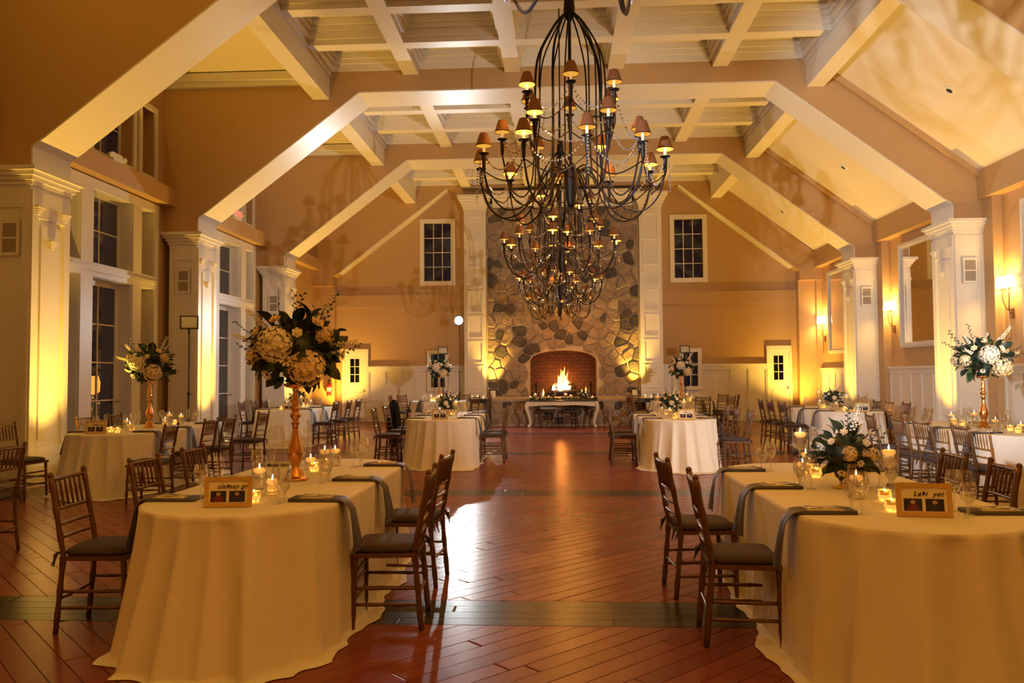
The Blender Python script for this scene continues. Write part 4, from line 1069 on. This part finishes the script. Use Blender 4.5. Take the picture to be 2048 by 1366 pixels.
def hydrangea_mb(r=.11, n=110, seed=1):
    rr = random.Random(seed); mb = MB()
    for i in range(n):
        z = 1 - 2 * (i + .5) / n; 
        if z < -.55: continue
        a = i * 2.39996; q = math.sqrt(1 - z * z); d = Vector((q * math.cos(a), q * math.sin(a), z)); d = (d + Vector((rr.uniform(-.1, .1), rr.uniform(-.1, .1), rr.uniform(-.1, .1)))).normalized()
        p = d * r * rr.uniform(.90, 1.06); u = d.orthogonal().normalized(); u = Matrix.Rotation(rr.random() * 6, 3, d) @ u; v = d.cross(u); s = r * .23
        for k in range(4):
            e = u * math.cos(k * PI / 2) + v * math.sin(k * PI / 2); f = u * math.cos(k * PI / 2 + .8) + v * math.sin(k * PI / 2 + .8); g = u * math.cos(k * PI / 2 - .8) + v * math.sin(k * PI / 2 - .8)
            mb.add([p, p + g * s * .62 + d * s * .12, p + e * s + d * s * .22, p + f * s * .62 + d * s * .12], [(0, 1, 2, 3)])
    mb.ball((0, 0, 0), r * .76, 10, 6); return mb
HYD = [me(hydrangea_mb(.11, 120, i), 'petal', False) for i in range(2)]; HYDC = me(hydrangea_mb(.11, 120, 5), 'petal_cream', False)
def rose_mb(R=.04):
    mb = MB(); mb.ball((0, 0, .012), R * .45, 8, 5)
    for ring, (n, r0, tilt_, h) in enumerate(((4, .35, .25, .8), (5, .6, .6, .85), (6, .8, 1.0, .8))):
        for i in range(n):
            a = 2 * PI * (i + ring * .5) / n; vs = []
            for q in range(4):
                u = q / 3; rad = R * (r0 * (.35 + .65 * u) + .25 * u * u * tilt_); zz = R * (h * u - .35 * tilt_ * u * u) ; wd = (2 * PI / n) * .62 * math.sin(PI * (.25 + .6 * u))
                for w_ in (-1, 0, 1): vs.append((rad * math.cos(a + w_ * wd), rad * math.sin(a + w_ * wd), zz - (.06 * R if w_ else 0)))
            mb.add(vs, [(q * 3 + k, q * 3 + k + 1, q * 3 + k + 4, q * 3 + k + 3) for q in range(3) for k in range(2)])
    return mb
ROSE = me(rose_mb(), 'petal'); ROSEC = me(rose_mb(), 'petal_cream'); ROSEP = me(rose_mb(.036), 'petal_peach')
def anemone_mb(R=.04):
    mb = MB()
    for i in range(7):
        a = 2 * PI * i / 7; vs = []
        for q in range(3):
            u = (q + .3) / 2.3
            for w_ in (-1, 0, 1): vs.append((R * u * math.cos(a + w_ * .42 * (1.15 - .5 * u)), R * u * math.sin(a + w_ * .42 * (1.15 - .5 * u)), R * .35 * u * u + .002 * (i % 2)))
        mb.add(vs, [(q * 3 + k, q * 3 + k + 1, q * 3 + k + 4, q * 3 + k + 3) for q in range(2) for k in range(2)])
    return mb
ANEM = me(anemone_mb(), 'petal'); EYE = me(MB().ball((0, 0, .006), .011, 8, 5), 'flower_eye')
def sprig_mb(L=.24, seed=0, wl=.034):
    r = random.Random(seed); mb = MB(); pts = [(.03 * math.sin(u * 2 + seed), L * u, .05 * u * u) for u in [i / 6 for i in range(7)]]
    mb.tube(pts, .0022, 4)
    for i in range(9):
        u = .25 + .75 * i / 8; p = Vector((.03 * math.sin(u * 2 + seed), L * u, .05 * u * u)); s = 1 if i % 2 else -1
        d = Vector((s * .9, .6, r.uniform(-.3, .5))).normalized(); e = Vector((0, 0, 1)).cross(d) * .010
        mb.add([p, p + d * wl * .5 + e, p + d * wl, p + d * wl * .5 - e], [(0, 1, 2, 3)])
    return mb
SPRIG = [me(sprig_mb(.26, i), 'leaf') for i in range(3)]
def spike_mb(L=.30, seed=0):
    r = random.Random(seed); mb = MB(); mb.tube([(0, L * u, .02 * u) for u in (0, .5, 1)], .003, 4)
    for i in range(26):
        u = .2 + .75 * i / 25; a = i * 2.4; rr = .024 * (1.1 - u * .8)
        mb.ball((rr * math.cos(a), L * u, rr * math.sin(a)), .013 * (1.15 - u * .6), 5, 3)
    return mb
SPIKE = [me(spike_mb(.30, i), 'petal', False) for i in range(2)]
def bouquet(t, c, R, seed, big=True, flat=.85):
    """flowers and leaves parented to t around local centre c; camera side is -Y"""
    r = random.Random(seed); c = Vector(c)
    def on(az, el, k=1.): # az 0 = toward camera, positive right ; el elevation
        d = Vector((math.sin(az) * math.cos(el), -math.cos(az) * math.cos(el), math.sin(el))); return d, c + Vector((d.x * R, d.y * R, d.z * R * flat)) * k
    nl = 120 if big else 80
    obj('foliage_core', MB().ball(c, R * .62, 12, 8, flat), 'leaf', t, smooth=True)
    for i in range(nl):
        z = 1 - 2 * (i + .5) / nl; a = i * 2.39996 + seed; el = math.asin(z)
        if el < -1.25: continue
        d, p = on(a, el, r.uniform(.45, .8)); dd = (d + Vector((r.uniform(-.6, .6), r.uniform(-.6, .6), r.uniform(-.5, .4)))).normalized()
        s = R / .30 * r.uniform(1.0, 1.75)
        obj('leaf', LEAFL if i % 6 == 0 else LEAF, None, t, p, orient(dd, r.uniform(-1.5, 1.5)), scale=(s, s, s))
    if big: hs = [(-.18, .16, 1.02, .98, 0), (.62, -.52, 1.0, 1.02, 1), (-1.25, -.15, .95, .62, 1), (1.3, .45, .95, .6, 1), (2.6, .1, .95, .9, 0), (-2.3, -.1, .95, .9, 1)]
    else: hs = [(-.15, .05, .9, .62, 1), (.95, .0, .85, .7, 1), (-2.0, .3, .8, .6, 0), (2.6, .2, .85, .7, 0)]
    for (az, el, k, s, cr) in hs:
        d, p = on(az, el, k * .86); s *= R / .30
        obj('hydrangea', HYDC if cr else HYD[r.randrange(2)], None, t, p, orient_z(d, r.random() * 6), scale=(s, s, s))
    rs = [(.12, -.25), (-.45, -.62), (.35, .42), (-.75, .45), (1.6, -.1), (-1.7, .3), (2.2, .5), (-2.9, -.2), (.95, .75), (-.35, .85), (3.0, .6)]
    for i, (az, el) in enumerate(rs):
        d, p = on(az, el, 1.0); s = R / .30 * r.uniform(.8, 1.1)
        o = obj('rose' if i > 1 else 'anemone', [ANEM, ANEM, ROSE, ROSEC, ROSE, ROSEC, ROSEP][min(i, 6)] if i < 7 else ROSEC, None, t, p, orient_z(d, r.random() * 6), scale=(s, s, s))
        if i < 2: obj('flower_eye', EYE, None, o)
    for i in range(12 if big else 7):
        az = i * 2 * PI / 12 + r.uniform(-.2, .2) if big else i * 2 * PI / 7; el = r.choice((-.3, -.05, .3, .7, 1.0))
        d, p = on(az, el, .72); dd = (d + Vector((0, 0, r.uniform(-.1, .5)))).normalized(); s = R / .30 * r.uniform(.75, 1.05)
        obj('greenery_sprig', SPRIG[i % 3], None, t, p, orient(dd, r.uniform(-1, 1)), scale=(s, s, s))
    for i, (az, el) in enumerate(((1.2, .9), (-1.1, .75), (2.4, .9), (-.9, .25), (1.5, .15)) if big else ((.3, 1.1), (2.2, .8))):
        d, p = on(az, el, .70); s = R / .30 * (1.0 if i == 0 else .75)
        obj('blossom_spike', SPIKE[i % 2], None, t, p, orient(d), scale=(s, s, s))
STANDP = [(.088, 0), (.090, .012), (.075, .020), (.060, .040), (.058, .06), (.035, .085), (.028, .10), (.040, .125), (.052, .16), (.056, .19), (.050, .225), (.030, .29), (.020, .35), (.019, .38), (.034, .395), (.020, .41), (.024, .425), (.036, .44), (.038, .455), (.024, .47), (.030, .49), (.030, .50), (.022, .51), (.030, .54), (.020, .57), (.016, .61), (.022, .635), (.060, .645), (.078, .655), (.080, .668), (.060, .675), (.01, .676)]
STAND = me(MB().lathe(STANDP, 18), 'gold')
def tall_piece(loc, label, blabel, seed):
    t = thing('flower_stand', label, 'flower stand', loc); obj('baluster', STAND, None, t)
    b = thing('bouquet', blabel, 'bouquet', (loc[0], loc[1], loc[2] + .676)); obj('foam_dish', MB().lathe([(.06, 0), (.075, .012), (.05, .05)], 12), 'leaf', b)
    bouquet(b, (0, 0, .22), .32, seed, True)
def low_piece(loc, blabel, seed):
    b = thing('bouquet', blabel, 'bouquet', loc)
    obj('gold_dish', MB().lathe([(.085, 0), (.09, .012), (.04, .018), (.03, .04), (.06, .07), (.075, .12), (.06, .12)], 16), 'gold_paint', b, smooth=True)
    bouquet(b, (0, 0, .22), .20, seed, False, .9)

ORD = ['nearest', 'second', 'third', 'fourth']
def table(key, cx, y0, y1, a, desc, seats_l, seats_r, center, seed, frame=None, settings=True, chairs=True, backs=(1.13, 1.13), extra=()):
    """long table: seats_l / seats_r are the Y positions of chairs on either side"""
    h = (y1 - y0) / 2 - a; cy = (y0 + y1) / 2
    t = thing('banquet_table', 'cloth-covered banquet table, %s' % desc, 'table', (cx, cy, 0))
    tp = MB(); n = 48; pts = [stad(i / n, a - .01, h)[:2] for i in range(n)]; tp.prism(pts, .735, HT, 'z'); obj('tabletop', tp, 'bark', t)
    for yy in ((-h * .7, h * .7) if h > .2 else (0,)): obj('pedestal', leg_me, None, t, (0, yy, 0))
    cl = obj('tablecloth', cloth_mb(a, h, seed), 'cloth', None, (cx, cy, 0), smooth=True); tag(cl, 'floor-length off-white cloth over %s' % desc, 'tablecloth')
    r = random.Random(seed)
    if chairs:
        for s, seats in ((-1, seats_l), (1, seats_r)):
            for i, yy in enumerate(sorted(seats)):
                chair(cx + s * backs[0 if s < 0 else 1] + r.uniform(-.03, .03), yy, 0 if s < 0 else 180, 'bronze bamboo-style chair, %s on %s side of %s' % (ORD[i], 'left' if s < 0 else 'right', desc), 'banquet chairs', r.uniform(-5, 5))
    g = 'settings on ' + desc
    slots = [y0 + .55 + (y1 - y0 - 1.1) * i / 2 for i in range(3)] if h > .2 else None
    if settings:
        for s in (-1, 1):
            sd = 'left' if s < 0 else 'right'
            for i in range(3):
                if slots: px, py, nx, ny = cx + s * a, slots[i], s, 0
                else:
                    q = (i - 1) * 1.0 + (0 if s > 0 else PI); nx, ny = math.cos(q), math.sin(q); px, py = cx + a * nx, cy + a * ny
                rz = math.atan2(ny, nx) - PI / 2
                lab = '%s place on %s edge of %s' % (ORD[i], sd, desc)
                def L_(lx, ly): return (px + nx * ly + (ny) * lx, py + ny * ly - nx * lx, TZ)
                ware('napkin', NAPK[r.randrange(4)], (px, py, TZ), 'dark grey napkin hanging, ' + lab, 'napkin', g, rz)
                ware('shine_card', CARD, (px, py, TZ + .0205), 'cream card for napkin shine, ' + lab, 'sheen', g, rz)
                for q, (nm_, m_, lx) in enumerate((('fork', FORK, -.035), ('knife', KNIFE, .0), ('spoon', SPOON, .04))):
                    p = L_(lx, -.15); ware(nm_, m_, (p[0], p[1], TZ + .024), '%s on cream card, %s' % (nm_, lab), nm_, g, rz + r.uniform(-.15, .15))
                p = L_(.06, -.32 + r.uniform(-.02, .02)); t_ = wear_parts('water_goblet', 'clear water goblet, ' + lab, 'glass', g, p, (('bowl', GOB, (0, 0, 0)), ('water', GWATER, (0, 0, 0))))
                p = L_(-.05, -.345 + r.uniform(-.02, .02)); ware('wine_glass', WINE, p, 'clear wine glass, ' + lab, 'glass', g)
                p = L_(.14, -.36 + r.uniform(-.02, .02)); ware('champagne_flute', FLU, p, 'slim champagne flute, ' + lab, 'glass', g)
    # candles along the spine
    gc = 'candles on ' + desc
    L2 = (y1 - y0) / 2
    spots = ((.08, -.46), (-.09, -.30), (.09, .28), (-.08, .42), (.03, .62)) if h > .2 else ((.28, .1), (-.26, .14), (.1, -.30), (-.12, .32))
    for i, (dx, f) in enumerate(spots):
        hh = (.12, .16, .20)[i % 3]; yy = cy + f * (L2 if h > .2 else 1.)
        if center == 'low' and i in (0, 2):
            w_ = wear_parts('candle_stem', 'tall stemmed glass with floating candle %s bouquet on %s' % ('right of' if i else 'left of', desc), 'candle', gc, (cx + (.17 if i else -.20), cy + (-.25 if i else .24), TZ), (('glass', HURT if i else HUR, (0, 0, 0)), ('candle', FLOATC, (0, 0, .24 if i else .31)), ('flame', FLAME, (0, 0, .262 if i else .332))))
        else:
            w_ = wear_parts('floating_candle', '%s glass cylinder with floating candle on %s' % (['nearest', 'second', 'third', 'fourth', 'farthest'][i], desc), 'candle', gc, (cx + dx, yy, TZ), (('cylinder', CYL[hh], (0, 0, 0)), ('water', CYLW[hh], (0, 0, 0)), ('candle', FLOATC, (0, 0, hh - .05)), ('flame', FLAME, (0, 0, hh - .028))))
    for i, (dx, f) in enumerate(((-.07, -.60), (.08, -.67), (.03, -.365), (-.02, .35), (.0, .52)) if h > .2 else ((-.20, -.16), (.20, -.16), (.22, .24), (-.20, .27), (.0, .20))):
        ff = f * (L2 if h > .2 else 1.)
        wear_parts('votive', '%s gold mercury-glass votive on %s' % (['near left', 'near right', 'middle', 'far middle', 'farthest'][i], desc), 'votive', gc, (cx + dx, cy + ff, TZ), (('cup', VOT, (0, 0, 0)), ('candle', FLOATC, (0, 0, .022)), ('flame', FLAME, (0, 0, .044))))
    if center == 'tall': tall_piece((cx + .0, cy, TZ), 'gold baluster flower stand on %s' % desc, 'tall white hydrangea bouquet above %s' % desc, seed)
    elif center == 'low': low_piece((cx, cy, TZ), 'low white and green bouquet on %s' % desc, seed)
    if frame: photo_frame((cx + frame[1], frame[2], TZ + .001), frame[3], 'small gold picture frame on near end of %s' % desc, frame[0])

D = dict(NL='front left oval table', NR='front right oval table', LL='table at left picture edge', BL='left table by french doors', BL2='far left table by corner door',
         ML='middle left table with jacket', MR='middle right table', FL='round table left of fireplace', FR='round table right of fireplace', BR='right table below far mirrors', RR='table at right picture edge')
table('NL', -2.00, 4.06, 6.94, .58, D['NL'], (4.78, 5.62, 6.42), (4.93, 5.86), 'tall', 1, ('clarney gr', 0.0, 4.36, 0.10), backs=(1.15, 1.03))
table('NR', 1.62, 3.70, 6.60, .58, D['NR'], (4.70, 5.62), (5.25, 5.95), 'low', 22, ('Levi  yet', .03, 4.13, -.13), backs=(1.04, 1.03))
table('LL', -6.05, 4.10, 7.00, .58, D['LL'], (), (6.63,), 'none', 3, settings=False, backs=(1.13, 1.20))
table('BL', -6.00, 9.70, 12.60, .58, D['BL'], (9.75, 11.45, 12.3), (9.55, 10.70, 11.35, 12.75), 'tall', 4, ('Rosie gr', -.1, 9.98, .15), backs=(1.13, 1.08))
table('BL2', -6.10, 16.5, 19.4, .60, D['BL2'], (17.7, 18.4, 19.1), (17.3, 18.2, 19.1), 'low', 5, ('Vienna', .2, 16.8, 0), backs=(1.2, 1.1))
table('ML', -2.12, 12.75, 15.6, .58, D['ML'], (13.75, 14.8, 15.5), (13.85, 14.55), 'low', 6, ('Oslo gr', .02, 13.0, 0), backs=(1.25, 1.05))
table('MR', 1.77, 12.45, 15.3, .58, D['MR'], (13.55, 14.35), (12.75, 13.55, 14.30), 'low', 7, ('Paris gr', .06, 12.68, -.1), backs=(1.08, 1.06))
table('BR', 5.28, 14.8, 17.7, .60, D['BR'], (16.0, 16.85, 17.6), (15.5, 16.2, 16.8), 'low', 8, ('Porto gr', .12, 15.05, -.15), backs=(1.06, 1.06))
table('RR', 5.28, 9.15, 12.1, .60, D['RR'], (8.85, 9.72, 10.35, 11.4), (9.6, 10.6, 11.5), 'tall', 9, None, backs=(1.15, 1.15))
table('FL', -3.52, 21.72, 23.28, .78, D['FL'], (), (), 'tall', 10, chairs=False)
table('FR', 3.12, 20.85, 22.41, .78, D['FR'], (), (), 'tall', 12, chairs=False)
def ring_chairs(cx, cy, spec, desc):
    for i, (bx, by_, where) in enumerate(spec):
        chair(bx, by_, math.degrees(math.atan2(cy - by_, cx - bx)), 'bronze bamboo-style chair at %s, %s' % (desc, where), 'banquet chairs')
ring_chairs(-3.52, 22.5, ((-4.75, 23.3, 'rear left'), (-4.92, 22.5, 'left side'), (-2.42, 21.5, 'front right'), (-2.08, 22.35, 'right side'), (-2.98, 23.84, 'back centre')), D['FL'])
ring_chairs(3.12, 21.63, ((1.70, 21.3, 'left side'), (2.0, 22.50, 'rear left'), (2.72, 23.03, 'back centre'), (3.42, 20.12, 'front, back to viewer'), (4.22, 20.62, 'front right'), (4.58, 21.45, 'right side'), (4.38, 22.4, 'rear right')), D['FR'])

# jacket on the middle left chair
jm = MB(); rings = []
for (z, hw, hd, yo) in ((.995, .05, .045, -.27), (.985, .14, .055, -.27), (.95, .215, .065, -.268), (.86, .245, .075, -.262), (.70, .25, .078, -.25), (.50, .255, .082, -.245), (.30, .26, .085, -.25), (.15, .265, .08, -.255)):
    rings.append([(hw * math.copysign(abs(math.cos(a)) ** .6, math.cos(a)) + .006 * math.sin(7 * a + z * 9), yo + hd * math.copysign(abs(math.sin(a)) ** .6, math.sin(a)) * (1 + .12 * math.sin(5 * a + z * 6)), z) for a in [2 * PI * i / 24 for i in range(24)]])
jm.add([p for r_ in rings for p in r_], [(i * 24 + j, i * 24 + (j + 1) % 24, (i + 1) * 24 + (j + 1) % 24, (i + 1) * 24 + j) for i in range(7) for j in range(24)] + [tuple(range(24))])
jt = thing('suit_jacket', 'dark navy suit jacket draped over a chair at middle left table', 'jacket', (-3.10, 15.5, 0), -PI / 2)
obj('body', jm, 'jacket', jt, smooth=True)
for s in (-1, 1): obj('sleeve', MB().tube([(s * .21, -.27, .94), (s * .275, -.29, .80), (s * .29, -.30, .55), (s * .28, -.30, .32)], [.05, .058, .052, .045], 10), 'jacket', jt, smooth=True)
obj('collar', MB().tube([(-.10, -.21, .93), (-.06, -.25, 1.0), (0, -.30, 1.01), (.06, -.25, 1.0), (.10, -.21, .93)], .018, 8), 'jacket', jt, smooth=True)

# grey cover hanging on right-hand chair
gb = MB().lathe([(.10, 0), (.105, .05), (.10, .22), (.085, .27), (.03, .29)], 14)
tag(obj('floor_canister', gb, 'grey_fabric', None, (4.32, 15.35, 0), smooth=True), 'grey canister standing on floor beside right chairs', 'canister')

# ================================================================== SWEETHEART TABLE
sw = thing('sweetheart_table', 'cream table with curved cabriole legs before the fireplace', 'table', (-.06, 22.85, 0))
obj('top', MB().box(-1.02, 1.02, -.32, .32, .735, .765), 'black_plastic', sw)
ap_ = [(-.95, .735), (-.95, .60)] + [(-.86 + 1.72 * i / 16, .60 + .055 * math.sin(PI * i / 16) - .028 * math.exp(-((i - 8) / 3.) ** 2)) for i in range(1, 16)] + [(.95, .60), (.95, .735)]
for yy in (-.30, .27): obj('apron', MB().prism(ap_, yy, yy + .03), 'table_white', sw)
for s in (-1, 1): obj('side_apron', B(s * .95 - .015, s * .95 + .015, -.27, .27, .61, .735), 'table_white', sw)
for s in (-1, 1):
    for q in (-1, 1):
        p = qpath([(s * .94, q * .27, .735), (s * .985, q * .285, .62), (s * .99, q * .29, .50), (s * .93, q * .27, .32), (s * .90, q * .265, .15), (s * .915, q * .275, .06), (s * .96, q * .29, .022)], 4)
        n_ = len(p); obj('cabriole_leg', MB().tube(p, [(.062 - .036 * min(1, i / (n_ * .72)) if i < n_ * .72 else .026 + .012 * ((i - n_ * .72) / (n_ * .28))) for i in range(n_)], 10), 'table_white', sw, smooth=True)
for i, x in enumerate((-.42, .26)):
    c = chair(-.06 + x, 23.34, -90, ['bronze chair with white fur seat at cream sweetheart table', 'bronze bamboo-style chair at right of cream sweetheart table'][i], 'sweetheart chairs')
    if i == 0:
        fm = MB(); r_ = random.Random(4); rings = []
        for (z, w_) in ((.49, .20), (.505, .235), (.53, .24), (.555, .22), (.565, .15)):
            rings.append([((w_ + r_.uniform(-.006, .006)) * math.copysign(abs(math.cos(a)) ** .5, math.cos(a)), (w_ + r_.uniform(-.006, .006)) * math.copysign(abs(math.sin(a)) ** .5, math.sin(a)), z + r_.uniform(-.004, .004)) for a in [2 * PI * k / 28 for k in range(28)]])
        fm.add([p for r__ in rings for p in r__], [(a * 28 + b, a * 28 + (b + 1) % 28, (a + 1) * 28 + (b + 1) % 28, (a + 1) * 28 + b) for a in range(4) for b in range(28)] + [tuple(range(112, 140))])
        tag(obj('fur_throw', fm, 'fur', None, (-.48, 23.07, .012), smooth=True), 'white fluffy fur throw lying on left sweetheart chair', 'fur throw')
ga = thing('garland', 'leafy green garland along the cream sweetheart table', 'garland', (-.06, 22.68, .765))
r_ = random.Random(9)
obj('vine', MB().tube([(-1.0 + 2.0 * i / 20, .03 * math.sin(i * 1.3), .018) for i in range(21)], .006, 5), 'stem', ga)
for i in range(110):
    x = r_.uniform(-1.0, 1.0); d = Vector((r_.uniform(-1, 1), r_.uniform(-1, 1), r_.uniform(.0, .7))).normalized(); s = r_.uniform(.7, 1.2)
    obj('leaf', LEAFL if i % 3 else LEAF, None, ga, (x, r_.uniform(-.09, .07), .012 + r_.random() * .02), orient(d, r_.uniform(-1, 1)), scale=(s, s, s))
bq = thing('bouquet', 'small white bouquet lying at right end of sweetheart table', 'bouquet', (.56, 22.88, .765)); bouquet(bq, (0, 0, .15), .15, 31, False, .9)
for i, x in enumerate((-.90, -.76, -.54, -.38, .10, .25, .86)):
    hh = (.12, .16, .20)[(i * 2) % 3]
    wear_parts('floating_candle', 'glass cylinder candle, %s from left on the sweetheart table' % ['first', 'second', 'third', 'fourth', 'fifth', 'sixth', 'seventh', 'eighth'][i], 'candle', 'sweetheart candles', (x - .06, 22.80 + .08 * (i % 2), .765), (('cylinder', CYL[hh], (0, 0, 0)), ('water', CYLW[hh], (0, 0, 0)), ('candle', FLOATC, (0, 0, hh - .05)), ('flame', FLAME, (0, 0, hh - .028))))
for i, x in enumerate((-.66, -.25, .02, .40)): ware('champagne_flute', FLU, (x, 22.99, .765), 'champagne flute, %s from left on the sweetheart table' % ordw[i], 'glass', 'sweetheart glasses')
# black consoles at both ends of the hearth, with candles
for s in (-1, 1):
    sd = 'left' if s < 0 else 'right'
    t = thing('console_table', 'narrow black console at %s end of the hearth' % sd, 'console', (s * 2.42, 23.24, 0))
    obj('top', B(-.32, .32, -.12, .12, .76, .80), 'black_plastic', t)
    for x in (-.28, .28):
        for y in (-.09, .09): obj('leg', B(x - .02, x + .02, y - .02, y + .02, 0, .76), 'black_plastic', t)
    obj('apron', B(-.26, .26, -.10, -.08, .68, .76), 'black_plastic', t)
    for i in range(4):
        wear_parts('pillar_candle', 'lit candle, %s from left on black console at %s end of hearth' % (ordw[i], sd), 'candle', 'candles on %s console' % sd, (s * 2.42 - .25 + .165 * i, 23.24, .80), (('wax', me(MB().lathe([(.03, 0), (.03, .05 + .02 * (i % 2)), (.004, .05 + .02 * (i % 2))], 10), 'ivory_wax'), (0, 0, 0)), ('flame', FLAME, (0, 0, .055 + .02 * (i % 2)))))
bv = thing('bud_vase', 'slim vase with one white rose on right black console', 'vase', (2.15, 23.17, .80))
obj('vase', MB().lathe([(.025, 0), (.03, .05), (.012, .10), (.014, .13)], 10), 'glassware', bv, smooth=True); obj('stem', MB().tube([(0, 0, .02), (0, 0, .24)], .003, 4), 'stem', bv); obj('rose', ROSE, None, bv, (0, 0, .24), scale=(1.4, 1.4, 1.4))
bpy.context.view_layer.update()
